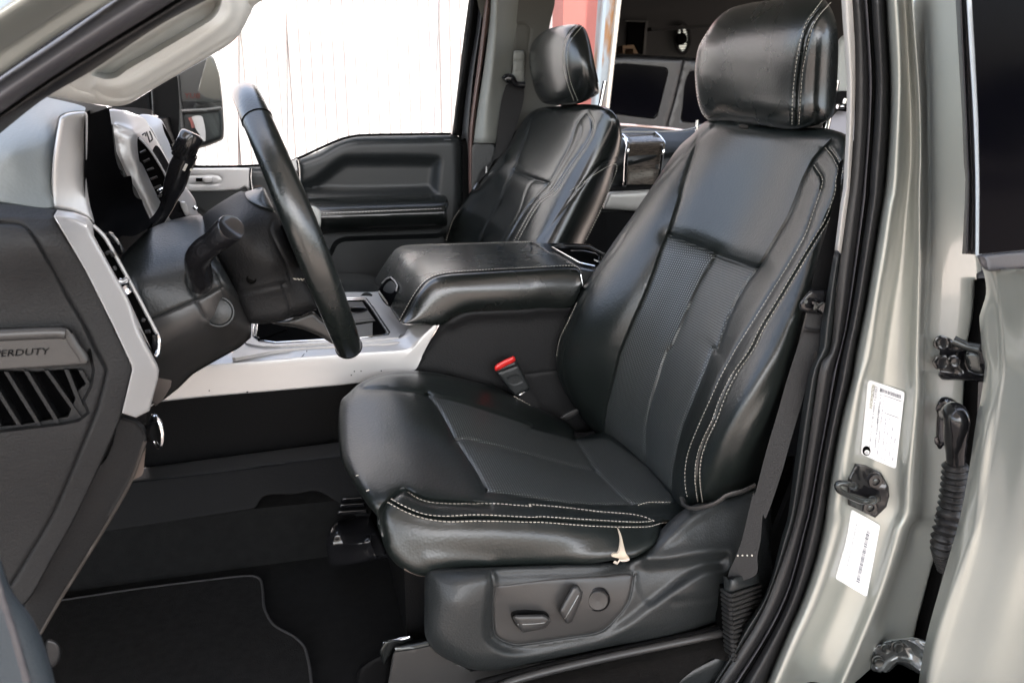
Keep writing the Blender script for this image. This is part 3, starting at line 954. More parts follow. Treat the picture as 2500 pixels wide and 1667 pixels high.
# side shield
shO = 'D2 1470,690 1510,632 1700,625 2000,618 D3 400,602 800,588 1130,556 1260,490 1400,300 1540,170 1650,110 1850,60 2000,20 2150,-30 2250,-60 2290,200 2300,470 2300,700 2200,950 1900,1055 1500,1180 1000,1262 700,1325 336,1400 D2 2150,1445 2000,1464 1850,1455 1700,1398 1560,1315 1495,1230 1466,1150 1465,900'
shR = 'D2 1985,600 1965,760 1945,850 1925,1200 1990,1290 2140,1365 2350,1375 D3 600,1330 900,1262 1100,1145 1450,880 1740,690 1930,650 1950,480 1400,540 1180,540 1130,500 800,560 400,570 0,590'
shP = 'D3 1165,670 1150,780 1120,900 1050,1000 900,1140 650,1190 250,1250 D2 2200,1250 2090,1210 2035,1150 2025,900 2030,760 2005,650'
sh = sheet('side_shield', shO, cl('D2 1520,660 1500,1100', (.955, .935)) + cl('D2 1700,900 1700,1300 2000,1440', (.92, .918, .922)) + cl('D3 0,800 0,1100', .925)
           + cl('D3 500,900 900,900', .925) + cl('D3 700,1290 1100,1150 1500,1000', (.925, .928, .935)) + cl('D3 1600,850 1900,800 2200,800', (.93, .945, .96))
           + cl('D3 1400,400 1700,200 2000,100', (.965, .975, .985)) + cl('D3 1600,400 1900,350 2200,300', (.955, .965, .98)) + cl('D3 1500,1150 1900,1000', (.94, .96)), PLB, ds,
           step=5.5, ew=46, D=.028, T=.07, ang=None,
           reliefs=[(shR, -.016, 34, True), ('D3 1180,540 1420,530 1700,480 1960,480 1940,640 1740,690 1450,880 1300,960 1170,800', -.004, 20, True),
                    ('D3 1280,545 1480,380 1700,180 1950,40 2300,-60 2290,430 1900,495 1400,545', .000, 20, True)],
           grooves=[(shP, .004, 2.6), ('D2 1975,640 1990,750 1975,800', .001, 4), ('D3 1280,510 1480,350 1650,200 1850,80', -.010, 18), ('D3 1300,560 1600,520 1950,490', -.006, 20),
                    ('D3 1500,905 1700,880 1900,860', .003, 10)])
pl_ = sheet('control_plate', 'D3 1155,680 1140,790 1110,900 1040,1000 895,1128 650,1178 250,1238 D2 2205,1240 2100,1200 2045,1140 2035,900 2040,770 D3 40,775 500,715 900,690', on(sh, .0012), PLG, sh, step=7, T=.01, back=(0, .006, 0), ew=5, D=.001)
def knob(name, s, Yp, mat_, par, T=.022, ew=11, D=.008):
    return sheet(name, s, Yp, mat_, par, step=2.6, ew=ew, D=D, T=T, sm=False)
sheet('switch_shadow_gap', 'D3 165,985 420,975 470,1010 460,1100 400,1125 215,1110', on(sh, .0018), PLK, sh, step=5, T=.004, back=(0, .003, 0))
k1 = knob('seat_switch', 'D3 172,1030 195,1008 430,1004 470,1030 484,1060 455,1105 400,1128 262,1152 235,1135', on(sh, .020), PLG, sh)
ptube('switch_edge', 'D3 215,1085 300,1083 440,1070 475,1052', None, .0007, STEELB, k1, surf=k1, off=.0002, n=6)
k2 = knob('recline_switch', 'D3 655,785 680,768 712,765 748,825 742,870 662,1062 632,1080 605,1068 553,985 560,960', on(sh, .020), PLG, sh)
ptube('switch_edge', 'D3 712,845 660,940 600,1040', None, .0007, STEELB, k2, surf=k2, off=.0002, n=6)
kc = hit(sh, [tr('D3 868,880')[0]], .001)[0]
disc('lumbar_bezel', kc, (-.25, -1, .15), .0175, .006, GLK, sh, prof=[(.0175, -.006), (.0175, .001), (.0165, .0022), (.0155, .001), (.0153, -.004), (.0001, -.004)])
disc('lumbar_switch', kc, (-.25, -1, .15), .0158, .006, PLG, sh, prof=[(.0146, -.003), (.0146, .0025), (.0130, .0045), (.009, .0042), (.0001, .0034)])

# seat tracks
sheet('track_cover', 'D2 1205,1330 1235,1290 1500,1240 1600,1330 1850,1460 2350,1400 D3 700,1330 1500,1185 1950,1050 2000,1130 1500,1215 1000,1335 500,1450 0,1567 -100,1660 D2 1150,1660', .965, PLG, ds, step=12, T=.03, ew=6, D=.004, sm=False)
sheet('rail_end', 'D2 1140,1222 1370,1190 1400,1205 1215,1285 1180,1350 1130,1420 1095,1300 1110,1270', 1.0, STEEL, ds, step=4, T=.03, ew=5, D=.006, sm=False)
ptube('rail_lip', 'D2 1130,1245 1250,1215 1350,1190', (1.01, 1.0), .003, CHR, ds, n=6)
ptube('rail_lip', 'D2 1225,1290 1400,1262 1500,1240', (.965, .96), .004, STEEL, ds, n=6)
sheet('rail_foot', 'D2 920,1460 1000,1380 1100,1330 1200,1320 1150,1640 920,1640', 1.03, PLK, ds, step=6, T=.05, ew=12, D=.02)
ptube('outer_rail', 'D3 1900,1115 1600,1185 1000,1310 500,1420 0,1545 -120,1580', (.95, .93), .006, PLK, ds, n=8)
ptube('outer_rail', 'D3 1880,1160 1500,1240 1000,1345 500,1460 170,1550 60,1600', (.94, .92), .006, PLG, ds, n=8)
# inner track cover
ic = sheet('inner_track_cover', 'D2 745,225 800,210 1010,190 1060,290 1100,345 1165,500 1190,540 1070,560 900,595 760,610 700,600 660,430 690,300', 
      cl('D2 780,230 1000,210', 1.36) + cl('D2 720,440 1020,400', (1.30, 1.30)) + cl('D2 760,590 1070,550', (1.30, 1.29)) + [(830, 1300, 1.29)], GLK, ds, step=5, T=.05, ew=10, D=.012,
      grooves=[('D2 720,445 1020,405 1095,345', -.006, 9), ('D2 1020,400 1070,545', -.004, 7), ('D2 775,230 715,430 735,560', -.004, 6)])
for y0 in (0, 45, 95, 150):
    sheet('track_step', 'D2 %d,%d %d,%d %d,%d %d,%d' % (800-y0*.3, 5+y0, 945+y0*.3, y0-8, 960+y0*.3, 30+y0, 790-y0*.3, 42+y0), 1.40 - y0*.0004, GLK, ds, step=6, T=.03, ew=4, D=.004, sm=False)
sheet('shear_bracket', 'C3 560,732 690,662 718,692 615,752', 1.42, PLG, ds, step=6, T=.02, ew=5, D=.005)
prism('seat_frame', [(.12, 1.04, .99), (.5, 1.04, .99), (.5, 1.42, .99), (.12, 1.42, .99)], (0, 0, .13), PLK, ds)

# buckle
bu = thing('belt_buckle', 'dark belt buckle with a red release button between seat and console', 'buckle', tuple(bx(1255, 930, 1.49)))
bb = sheet('housing', 'C3 25,330 195,270 222,300 318,490 305,515 215,560 190,555 145,505 40,370', 1.475, PLB, bu, step=3.5, T=.022, ew=8, D=.006,
           grooves=[('C3 55,370 215,310', .002, 2.5)], sm=False, reliefs=[('C3 120,410 215,380 265,440 160,475', -.0008, 3, True)])
sheet('release_button', 'C3 25,320 55,290 175,232 192,245 195,272 130,310 35,355', 1.468, RED, bu, step=3, T=.018, ew=8, D=.005)
text_px('embossed_text', 'PRESS', np.array([1248, 934.]), np.array([7.0, -3.0]), np.array([-2.6, -6.2]), bb, PLG, bu, off=.0002, th=.0004)
text_px('embossed_text', 'AIRBAG', np.array([1249, 943.]), np.array([4.2, -1.8]), np.array([-1.6, -3.6]), bb, PLG, bu, off=.0002, th=.0004)
ptube('clip', 'C3 230,550 275,520', 1.48, .003, CHR, bu, n=6, res=4)
sheet('strap', 'C3 215,560 305,510 400,665 330,640', 1.485, WEB, bu, step=5, T=.006)

# ================================================================== passenger seat
ps = thing('passenger_seat_assembly', 'black leather front passenger seat beyond the centre console', 'seat', (.35, 2.18, .93), group='front bucket seats')
pOut = 'A3 400,885 300,940 220,1050 150,1180 60,1300 A2 1990,1410 1870,1567 B2 1900,150 1760,350 1700,450 1650,560 1600,760 1620,900 B3 300,900 700,900 770,640 870,450 960,230 1010,30 A3 1050,1250 1065,1080 1030,960 960,890 860,862 740,855 600,862'
pL = 'A3 400,885 340,960 280,1150 230,1280 190,1400 100,1567 B3 100,250 0,430 -130,700'
pLe = 'A3 395,890 300,950 235,1050 160,1190 70,1310 A2 2000,1420 1890,1567 B2 1910,160 1775,355 1715,450 1665,560 1640,640'
pR = 'A3 765,930 700,1020 650,1180 560,1350 475,1500 B3 400,230 240,450 130,630'
pRow = 'A3 190,1395 300,1450 460,1502'
pMid = 'A3 360,1480 B3 320,160 280,250 230,400 90,630'
pD = 'A3 785,930 825,1000 825,1080 760,1200 650,1350 500,1567 B3 380,310 180,640'
pD2 = 'A3 795,920 840,1000 838,1080 780,1200 670,1350 530,1567 B3 400,320 210,640'
pP = 'A3 720,1010 742,1060 700,1170 560,1400 460,1567 B3 300,350 140,630'
pC = 'A3 1010,1310 900,1340 800,1450 700,1567 B3 780,130 600,370 400,640'
pb = sheet('backrest', pOut, cl(pLe, 2.43) + cl(pL, (2.31, 2.31, 2.30)) + cl(pR, (2.05, 2.06, 2.07)) + cl(pRow, (2.31, 2.18, 2.07)) + cl(pMid, 2.18) + cl(pD, (2.0, 1.985, 1.98)) + cl('A3 950,1000 1000,1300 B3 800,300', 1.95) + cl(pC, 1.955),
      LEAP, ps, step=5, ew=22, D=.025, T=.12, lam='p3',
      grooves=[(pL, .002, 12), (pL, .005, 3), (pR, .002, 12), (pR, .005, 3), (pRow, .006, 12), (pRow, .006, 3), (pMid, .004, 2.5), (pP, .004, 3), (pD, .004, 2.2), (pD2, .004, 2.2), (pC, .003, 4)])
stitch('stitching', [pD, pD2, 'A3 640,1567 B3 1020,0 950,250 770,640', 'B2 1750,380 1700,460 1665,560 1640,640'], pb, THREAD, pb, ln=.005, gap=.002, w=.0009)
phO = 'A3 308,500 328,370 390,290 480,235 700,198 760,230 800,320 850,550 880,690 882,760 820,805 720,850 620,862 440,850 378,790 330,650'
pa = 'A3 705,203 620,300 590,400 590,550 625,690 680,835'
pbb = 'A3 745,215 660,320 625,400 625,540 650,680 710,830'
ph = sheet('headrest', phO, cl('A3 315,500 345,700', 2.33) + cl('A3 450,300 460,800', 2.25) + cl(pa, 2.06) + cl(pbb, 2.045) + cl('A3 780,400 850,700', 2.03), LEAP, ps, step=4, ew=34, D=.045, T=.12, lam='p2',
           grooves=[(pa, .002, 2.5), (pbb, .002, 2.5), ('A3 725,208 640,310 606,400 606,545 637,685 695,832', -.004, 8)])
stitch('stitching', [pa, pbb], ph, THREAD, ph, w=.0008)
for q, yv in ((1350, 2.25), (1440, 2.11)):
    p = bx(q, 258, yv)
    tube('headrest_post', [p + np.array([.02, 0, -.05]), p + np.array([.04, 0, .06])], .006, CHR, ps)
sheet('cushion', 'B2 700,880 760,888 900,895 1060,930 1150,1000 1040,1085 860,1090 700,1100', cl('B2 760,890 1060,930', (2.40, 2.40)) + cl('B2 820,1080 1040,1060', 1.98) + cl('B2 820,980 1040,960', 2.15), LEAP, ps, step=6, T=.1, ew=12, D=.01,
      grooves=[('B2 800,1010 900,1015 1000,1040', .004, 5)])
sheet('cushion_side', 'B2 600,1085 1100,1060 1100,1300 600,1300', 2.0, LEAP, ps, step=14, T=.1, sm=False)
# ================================================================== centre console
cc = thing('center_console', 'wide centre console with black leather armrest lid, cup holders and silver painted side', 'console', (.1, 1.7, .93))
lidfar = 'B2 1045,970 1100,880 1200,730 1255,683 1330,665 1800,648 2360,632 B3 180,634 345,645'
lidnear = 'B2 1268,1292 1310,1215 1400,1060 1480,965 1560,922 1700,898 2350,860 B3 400,856 700,850 728,882'
l1 = tr('B2 1252,1285 1290,1200 1375,1045 1460,945 1550,905 1700,886 2350,848 B3 400,842 690,836 715,866')
lid = loft('armrest_lid', [
    (lidfar, 1.885),
    ('B2 1110,1040 1150,960 1245,800 1310,735 1390,715 1800,698 2360,690 B3 190,690 440,700', 1.79),
    ('B2 1175,1165 1220,1080 1315,930 1390,845 1470,805 1750,785 2350,765 B3 300,762 580,770', 1.66),
    (l1, 1.54), (lidnear, 1.52),
    ('B2 1275,1300 1335,1225 1425,1085 1505,1000 1580,960 1710,935 2350,895 B3 400,890 700,882 730,900', 1.502),
    ('B2 1290,1308 1380,1260 1480,1180 1560,1110 1640,1060 1760,1030 2350,1010 B3 400,995 700,985 738,950', 1.490),
    ('B2 1300,1312 1400,1300 1560,1270 1680,1200 1780,1150 1900,1130 2350,1110 B3 400,1100 680,1085 744,980', 1.490),
    ('B2 1310,1314 1420,1318 1610,1318 1700,1260 1800,1220 1920,1205 2350,1188 B3 400,1180 660,1168 748,1000', 1.498)],
    LEAS, cc, nt=70, k=8, thick=.03)
ptube('lid_seam', lidnear, None, .0011, VOID, lid, surf=lid, off=.0003, n=5)
stitch('stitching', [shift(lidnear, -1.5, -2.6)], lid, THREAD, lid, w=.0008, off=.0012)
stitch('stitching', ['B2 1260,690 1330,673 1800,656 2360,640 B3 180,642 300,645'], lid, THREAD, lid, w=.0008, off=.0008)
LN = .008
latch = sheet('latch_recess', 'B2 1085,1050 1130,985 1190,930 1255,1000 1225,1085 1175,1170', on(lid, .0015), VOIDS, cc, step=4, T=.01, back=(0, .004, 0))
ptube('latch_trim', 'B2 1090,1045 1175,1165', None, .0022, SIL, latch, surf=lid, off=.004, n=6)
ptube('latch_trim', 'B2 1130,985 1190,932 1255,1000 1245,1050', None, .0016, SIL, latch, surf=lid, off=.004, n=6)
sheet('latch_button', 'B2 1140,1000 1190,960 1230,1000 1200,1060 1130,1040', on(lid, .004), PLB, latch, step=3, T=.01, back=(0, .003, 0), ew=4, D=.001)
# rear of lid: flat black tray with cup holder
ZL = 1.420
def flat(name, s, z, h, mat_, par, bev=0.0):
    P = atZ(tr(s), z)
    return prism(name, P, (0, 0, -h), mat_, par, bev=bev)
flat('rear_tray', 'B3 345,648 800,655 935,742 860,875 725,885', ZL - .002, .02, GLK, cc)
sheet('tray_side', 'B3 727,884 900,880 900,1180 660,1172 746,1000', 1.519, PLB, cc, step=8, T=.02, sm=False)
tube('tray_trim', atZ(tr('B3 345,647 728,882'), ZL + .001), .0018, CHR, cc, n=6)
tube('tray_trim', np.vstack([atZ(tr('B3 728,882'), ZL + .001), atY(tr('B3 748,1000'), 1.515)]), .0015, CHR, cc, n=6)
tube('cup_trim', atZ(tr('B3 500,680 545,668 800,675 930,740'), ZL + .003), .0012, PLG, cc, n=6)
tube('cup_trim', atZ(tr('B3 495,682 725,812 850,838'), ZL + .003), .0016, CHR, cc, n=6)
flat('cup_recess', 'B3 540,690 790,690 900,745 860,830 730,805', ZL + .001, .02, VOID, cc)
tube('cup_ring', atZ(tr('B3 650,712 760,715 850,735 885,760 870,800'), ZL + .003), .0018, GLK, cc, n=6)
tube('cup_trim', atZ(tr('B3 845,788 885,805'), ZL + .004), .0025, CHR, cc, n=6)
# dark textured side
cs = sheet('side_panel', 'B2 1560,1290 1680,1220 1770,1185 1900,1165 2350,1140 B3 300,1128 700,1115 900,1130 900,1567 C3 800,500 900,800 700,860 500,760 300,660 100,520 C2 1900,470 1600,390 1400,380 1360,352 1480,150 1590,-30', 1.52, PLA, cc, step=8, ew=22, D=.006, T=.05,
      grooves=[('B2 1680,1300 1790,1240 1920,1222 2350,1205 B3 300,1195 660,1185', -.010, 14), ('C3 285,380 560,352', .002, 3), ('C2 1620,10 1500,160 1390,345', -.003, 4)])
# silver side trim and top frame
zt = atY(tr('C2 750,110'), 1.56)[0][2]
foldl = 'C1 1100,372 1640,320 2350,265 C2 400,257 740,233 1000,215 1250,198 1330,180 1400,120 1610,-60'
si = loft('silver_side', [
    ('C1 1230,650 1310,606 2350,508 C2 470,497 940,450 1180,400 1380,352 1440,250', 1.508),
    ('C1 1230,500 1400,470 2350,400 C2 400,385 740,360 1000,338 1250,312 1395,285 1460,200', 1.509),
    ('C1 1150,372 1640,322 2350,268 C2 400,258 740,234 1000,215 1250,198 1350,178 1420,110 1600,-60', 1.511),
    ('C1 1200,352 1640,305 2350,250 C2 400,241 740,217 1000,197 1240,180 1330,158 1400,90 1600,-70', 1.516),
    ('C1 1300,290 1640,255 2350,215 C2 400,200 740,172 1000,150 1220,135 1300,110 1380,40 1590,-82', 1.535),
    ('C1 1400,210 1700,205 2350,195 C2 300,178 740,135 1000,112 1200,95 1290,70 1330,10 1500,-85', 1.555)], SIL, cc, nt=90, k=6, thick=.02)
0 and sheet('silver_corner', 'B2 1340,1325 1450,1318 1625,1318 1590,1390 1480,1560 C2 1380,352 1200,400 1250,250 1350,160 B2 1390,1500 1300,1400', 1.512, SIL, cc, step=7, T=.02, ew=3, D=.001)
ptube('scratch', 'C2 450,248 480,215', None, .0006, PLK, si, surf=si, off=.0002, n=4, res=4)
for q in ('C2 500,195', 'C2 945,355', 'C2 890,357', 'C2 1110,352', 'C2 865,388', 'C1 1715,515', 'C1 2030,525', 'C2 10,528'):
    disc('chip', hit(si, tr(q), .0003)[0], (0, -1, .1), .0013, .0006, PLK, si, n=8)
def zat(s, z): return atZ(tr(s), z)
ZF = zt
# frame of the bin: outer loop to inner loop, slightly below
outer = np.vstack([zat('B1 1960,1500', ZF), zat('B1 2030,1200', ZF), zat('B2 300,1000 840,1060 1060,1060', ZF), zat('B2 1180,1170 1300,1340 1340,1350 1330,1390 1290,1410', ZF), zat('C2 1000,120 300,180', ZF)])
inner_s = 'B1 2085,1290 B2 260,1120 830,1105 985,1105 1050,1190 1180,1385 1165,1405 920,1430 240,1470 C2 110,110 60,70'
inner = zat(inner_s, ZF)
def ring(name, A, B, mat_, par, drop=.0, k=60):
    A = resamp(A, k, closed=True, smooth=False); B = resamp(B, k, closed=True, smooth=False)
    # align the starts
    j = int(np.argmin(np.linalg.norm(B - A[0], axis=1))); B = np.roll(B, -j, axis=0)
    V = np.vstack([A, B - [0, 0, drop], A - [0, 0, .01], B - [0, 0, .01 + drop]])
    Fc = []
    for i in range(k):
        q = (i+1) % k
        Fc += [(i, q, k+q, k+i), (2*k+q, 2*k+i, 3*k+i, 3*k+q), (k+i, k+q, 3*k+q, 3*k+i), (q, i, 2*k+i, 2*k+q)]
    return mesh_from(name, V, Fc, mat_, par, ang=30)
o3 = outer.copy()
cen = inner.mean(0)
ring('top_frame', cen + (inner - cen) * np.array([1.16, 1.13, 1]) , inner, SIL, cc)
sheet('frame_face', 'B1 1960,1440 2040,1200 B2 700,1060 1060,1050 1100,1045 1180,1170 1290,1310 1440,1318 1420,1380 1340,1445 1000,1480 C2 300,180 0,230 C1 1900,240', lambda p: atZ(p, ZF - .004)[:, 1], SIL, cc, step=8, T=.008, back=(0, 0, -.006))
tube('bin_rim', inner + [0, 0, .001], .0018, CHR, cc, n=6, closed=True)
inn2 = cen + (inner - cen) * .955
tube('bin_rim', inn2 + [0, 0, -.001], .0014, CHR, cc, n=6, closed=True)
flat_solid('bin_floor', resamp(cen + (inner - cen) * .97, 40, closed=True, smooth=False) + [0, 0, -.0005], .003, VOID, cc)
# cup holder plate inside
flat('cup_plate', 'B2 700,1130 955,1130 985,1180 1048,1268 700,1305', ZF + .001, .004, PLG, cc)
cpc = zat('B2 890,1200', ZF + .0015)[0]
t24 = np.linspace(0, 2*math.pi, 33)[:-1]
cr = .032
tube('cup_rim', np.c_[cpc[0] - .005 + cr*np.cos(t24), cpc[1] + .75*cr*np.sin(t24), np.full(32, cpc[2])], .0022, GLK, cc, n=6, closed=True)
flat_solid('cup_well', np.c_[cpc[0] - .005 + cr*.93*np.cos(t24), cpc[1] + .75*cr*.93*np.sin(t24), np.full(32, cpc[2] + .0006)], .0005, VOID, cc)
flat('bin_divider', 'B2 690,1305 1050,1272 1060,1282 700,1320', ZF + .002, .02, PLG, cc)
flat('bin_shelf', 'B2 900,1322 1040,1300 1038,1418 880,1430', ZF + .001, .02, PLB, cc)
sheet('vinyl_lining', 'C1 2115,100 2350,10 C2 180,20 100,90', lambda p: atZ(p, ZF + .003)[:, 1], VOID, cc, step=8, T=.003, back=(0, 0, -.003), sm=False)
# black recess beneath the silver side, then ledge and lower wall
sheet('recess', 'C1 1200,600 2350,500 C2 600,470 960,440 900,960 0,1040 C1 2350,1000 1190,1150', 1.53, PLK, cc, step=16, T=.03, sm=False)
lz = atY(tr('C1 1800,1050'), 1.50)[0][2]
def lY(p): return atZ(p, lz)[:, 1]
lp = np.vstack([tr('C1 900,1180 1190,1145 2350,990 C2 750,938 900,930'), tr('C2 900,1045 790,1052 0,1148 C1 2350,1120 1100,1262 900,1290')])
led = sheet('ledge', lp, cl('C1 1190,1145 2350,990 C2 750,938', 1.50) + cl('C1 1100,1262 2350,1115 C2 780,1052', 1.44), PLG, cc, step=9, T=.03, ew=5, D=.002, sm=False)
sheet('lower_wall', 'C1 800,1240 1100,1258 2350,1112 C2 0,1146 790,1050 1000,1030 1000,1567 D2 600,0 400,20 200,25 130,50 80,130 0,152 D1 2090,140 880,328 700,350', cl('C1 1100,1262 2350,1115 C2 780,1052', 1.438) + cl('D1 880,325 2080,140 D2 400,20', 1.40), PLW, cc, step=10, T=.03, sm=True, ew=4, D=.002)

# carpeted tunnel side continuing under the console
prism('carpet_side', [(-.75, 1.41, .9), (1.0, 1.41, .9), (1.0, 1.41, 1.02), (-.75, 1.41, 1.06)], (0, .05, 0), CARPET, cc)

# ================================================================== steering wheel
sw = thing('steering_wheel', 'black leather steering wheel with pale seam stitches seen edge on', 'steering wheel', (.02, 1.22, 1.58))
wt = atY([(598, 228)], 1.22)[0]; wb = atY([(846, 838)], 1.22)[0]
wc = (wt + wb) / 2
ax1 = (wt - wb); RW = .1885; ax1 /= np.linalg.norm(ax1)
vd = np.array([wc[0] - CAM[0] - .018, wc[1] - CAM[1], wc[2] - CAM[2] + .0]); vd /= np.linalg.norm(vd)
wn = np.cross(ax1, vd); wn /= np.linalg.norm(wn)
if wn[0] < 0: wn = -wn
ax2 = np.cross(wn, ax1)
if ax2[1] > 0: ax2 = -ax2
tt = np.linspace(0, 2*math.pi, 97)[:-1]
wc2 = wc.copy()
ringP = wc2 + RW * (np.cos(tt)[:, None] * ax1 + np.sin(tt)[:, None] * ax2)
def torus(name, P, cN, r1, r2, mat_, par, n=20, bulge=None):
    m = len(P); V = []; Fc = []
    for i in range(m):
        t = P[(i+1) % m] - P[i-1]; t /= np.linalg.norm(t)
        a = np.cross(t, cN); a /= np.linalg.norm(a)
        k_ = bulge(tt[i]) if bulge else 1
        for k in range(n):
            c = 2*math.pi*k/n
            V.append(P[i] + (r1*math.cos(c)*a + r2*math.sin(c)*cN) * k_)
    for i in range(m):
        for k in range(n):
            j = (i+1) % m
            Fc.append((i*n+k, i*n+(k+1) % n, j*n+(k+1) % n, j*n+k))
    return mesh_from(name, V, Fc, mat_, par)
rimo = torus('rim', ringP, wn, .0155, .0185, LEAS, sw, bulge=lambda a: 1 + .10*math.exp(-((a-1.57)/.5)**2))
for ang_ in (.62, 2.78, 3.7, 5.7):
    c0 = wc2 + RW * (math.cos(ang_) * ax1 + math.sin(ang_) * ax2)
    rad = (c0 - wc2) / RW
    cc_ = [c0 + (.0158*math.cos(u)*rad + .0188*math.sin(u)*wn) * (1.01 + .1*math.exp(-((ang_-1.57)/.5)**2)) for u in t24]
    tube('rim_seam', cc_, .0007, VOID, sw, n=5, closed=True)
# hub cover, spokes (set forward of the rim, towards the dash)
HY = 1.16
hubO = 'B1 1660,440 1700,390 1850,290 1970,225 2010,230 2150,195 B2 150,190 260,400 300,520 480,900 600,1160 480,1215 370,1250 300,1290 50,1310 B1 2000,1260 1900,1050 1790,780 1700,620 1670,540'
hub = sheet('hub_cover', hubO, cl('B1 1680,450 1950,240 B2 100,190', 1.20) + cl('B1 1760,700 2050,1250', 1.13) + cl('B1 1900,500 2200,700 B2 250,800', 1.10) + cl('B2 450,900 560,1150', 1.13), PLA, sw, step=5, ew=26, D=.02, T=.07,
      grooves=[('B1 2020,230 2040,290 2130,350 2230,385', .004, 5), ('B1 2250,450 2215,540 2350,830 B2 370,950', .0025, 4), ('B1 1990,1060 2330,985', .004, 6), ('B1 1990,1060 2330,985 B2 300,985', -.003, 14),
               ('B2 300,990 380,1230', .002, 4)])
sheet('airbag_lid', 'B1 2010,235 2060,215 2150,190 B2 150,200 240,400 B1 2220,385 2100,340 2030,290', on(hub, .008), LEA, sw, step=4, T=.012, ew=5, D=.004)
disc('screw_hole', hit(hub, tr('B1 2060,945'), .0008)[0], (-.2, -1, .1), .0065, .002, VOID, sw, prof=[(.0065, -.002), (.0065, .0003), (.005, .0008), (.0042, -.001), (.0001, -.001)])
sheet('hub_shadow_side', 'B2 310,990 480,940 620,1140 600,1180 380,1255', 1.19, GLK, sw, step=6, T=.03, ew=10, D=.01)
stitch('stitching', ['B2 395,945 480,955', 'B2 385,938 480,945'], hub, THREAD, sw, w=.001)
sheet('spoke', 'B2 200,1300 350,1270 480,1230 550,1210 620,1270 760,1370 740,1480 600,1410 450,1350 300,1325', 1.21, PLG, sw, step=5, T=.03, ew=10, D=.01)
prism('spoke_core', [wc2 - ax1*.04 - wn*.02, wc2 - ax1*.04 + ax2*.17, wc2 + ax1*.02 + ax2*.17, wc2 + ax1*.02 - wn*.02], -wn*.012, PLK, sw)

# ================================================================== steering column
sc = thing('steering_column', 'dark plastic steering column shroud with tilt button and stalks', 'steering column', (-.1, 1.22, 1.5))
shroud = sheet('shroud', 'B1 1150,600 1225,535 1300,500 1450,450 1600,420 1650,425 1700,470 1710,560 1760,760 1830,850 2050,1290 2050,1400 1960,1500 1830,1567 C1 1700,300 1580,370 1470,480 1400,540 1330,590 1270,640 1240,500 1200,200 1180,-10 B1 1050,1000 980,800',
      cl('B1 1300,520 1640,435', 1.22) + cl('B1 1250,700 1600,650', 1.14) + cl('B1 1150,900 1550,950', 1.09) + cl('B1 1250,1250 1900,1000', (1.075, 1.085)) + cl('C1 1350,200 1900,-40', (1.085, 1.10)) + cl('C1 1350,550 1600,350 1900,100', (1.15, 1.16)) + cl('B1 1950,1150 2040,1350', 1.13),
      PLB, sc, step=6, ew=24, D=.02, T=.08,
      grooves=[('B1 1240,1268 1600,1115 1830,1010', .003, 3.5), ('B1 1545,880 1530,940 1560,1030 1680,1250 1740,1300', .0025, 4), ('B1 1700,850 1760,900 1880,1160 1895,1230', .0025, 4), ('B1 1700,1290 1790,1335 1880,1290', -.003, 8)],
      mats=[('B1 1240,1270 1600,1117 1830,1012 1950,1120 2060,1300 2060,1420 1960,1510 1830,1580 C1 1700,310 1580,380 1470,490 1330,600 1200,640 1180,0 B1 1180,1300', PLG)])
sc_l = hit(shroud, tr('B1 1790,1210'), .001)[0]
disc('tilt_button', sc_l, (-.15, -1, .2), .0175, .008, PLB, sc, prof=[(.0195, -.003), (.0195, .0012), (.0178, .0012), (.0172, -.0006), (.0168, .0012), (.0155, .0022), (.0001, .0024)])
for s in ('B1 1835,1187 1860,1188', 'B1 1800,1255 1820,1265', 'B1 1752,1160 1756,1175'):
    ptube('button_mark', s, 1.0, .0005, RUBG, sc, surf=shroud, off=.004, n=4, res=3)
boot = disc('stalk_socket', hit(shroud, tr('B1 1645,930'), .003)[0], (-.2, -1, .1), .0150, .008, VOID, sc)
st = ptube('signal_stalk', 'B1 1640,980 1645,930 1625,850 1625,770 1680,700 1760,640 1870,545', (1.07, 1.055, 1.04, 1.02, 1.0, .985, .96), (.0145, .0150, .0152, .0146, .0140, .0136, .0132), GLK, sc, n=24, res=50)
sp = atY(tr('B1 1870,545'), .96)[0]; sp0 = atY(tr('B1 1760,640'), .985)[0]
sd_ = (sp - sp0) / np.linalg.norm(sp - sp0)
disc('stalk_end', sp + sd_*.008, sd_, .0265, .03, GLK, st, prof=[(.0130, -.045), (.0148, -.030), (.0156, -.003), (.0150, .0), (.0146, .0008), (.0138, .0003), (.0001, .0003)])
tube('stalk_ring', [sp + sd_*-.036 + .0136*(math.cos(a)*np.cross(sd_, (0, 0, 1)) + math.sin(a)*np.cross(sd_, np.cross(sd_, (0, 0, 1)))) for a in t24], .0006, PLG, st, n=5, closed=True)
tube('stalk_ring', [sp + sd_*-.028 + .0138*(math.cos(a)*np.cross(sd_, (0, 0, 1)) + math.sin(a)*np.cross(sd_, np.cross(sd_, (0, 0, 1)))) for a in t24], .0006, PLG, st, n=5, closed=True)
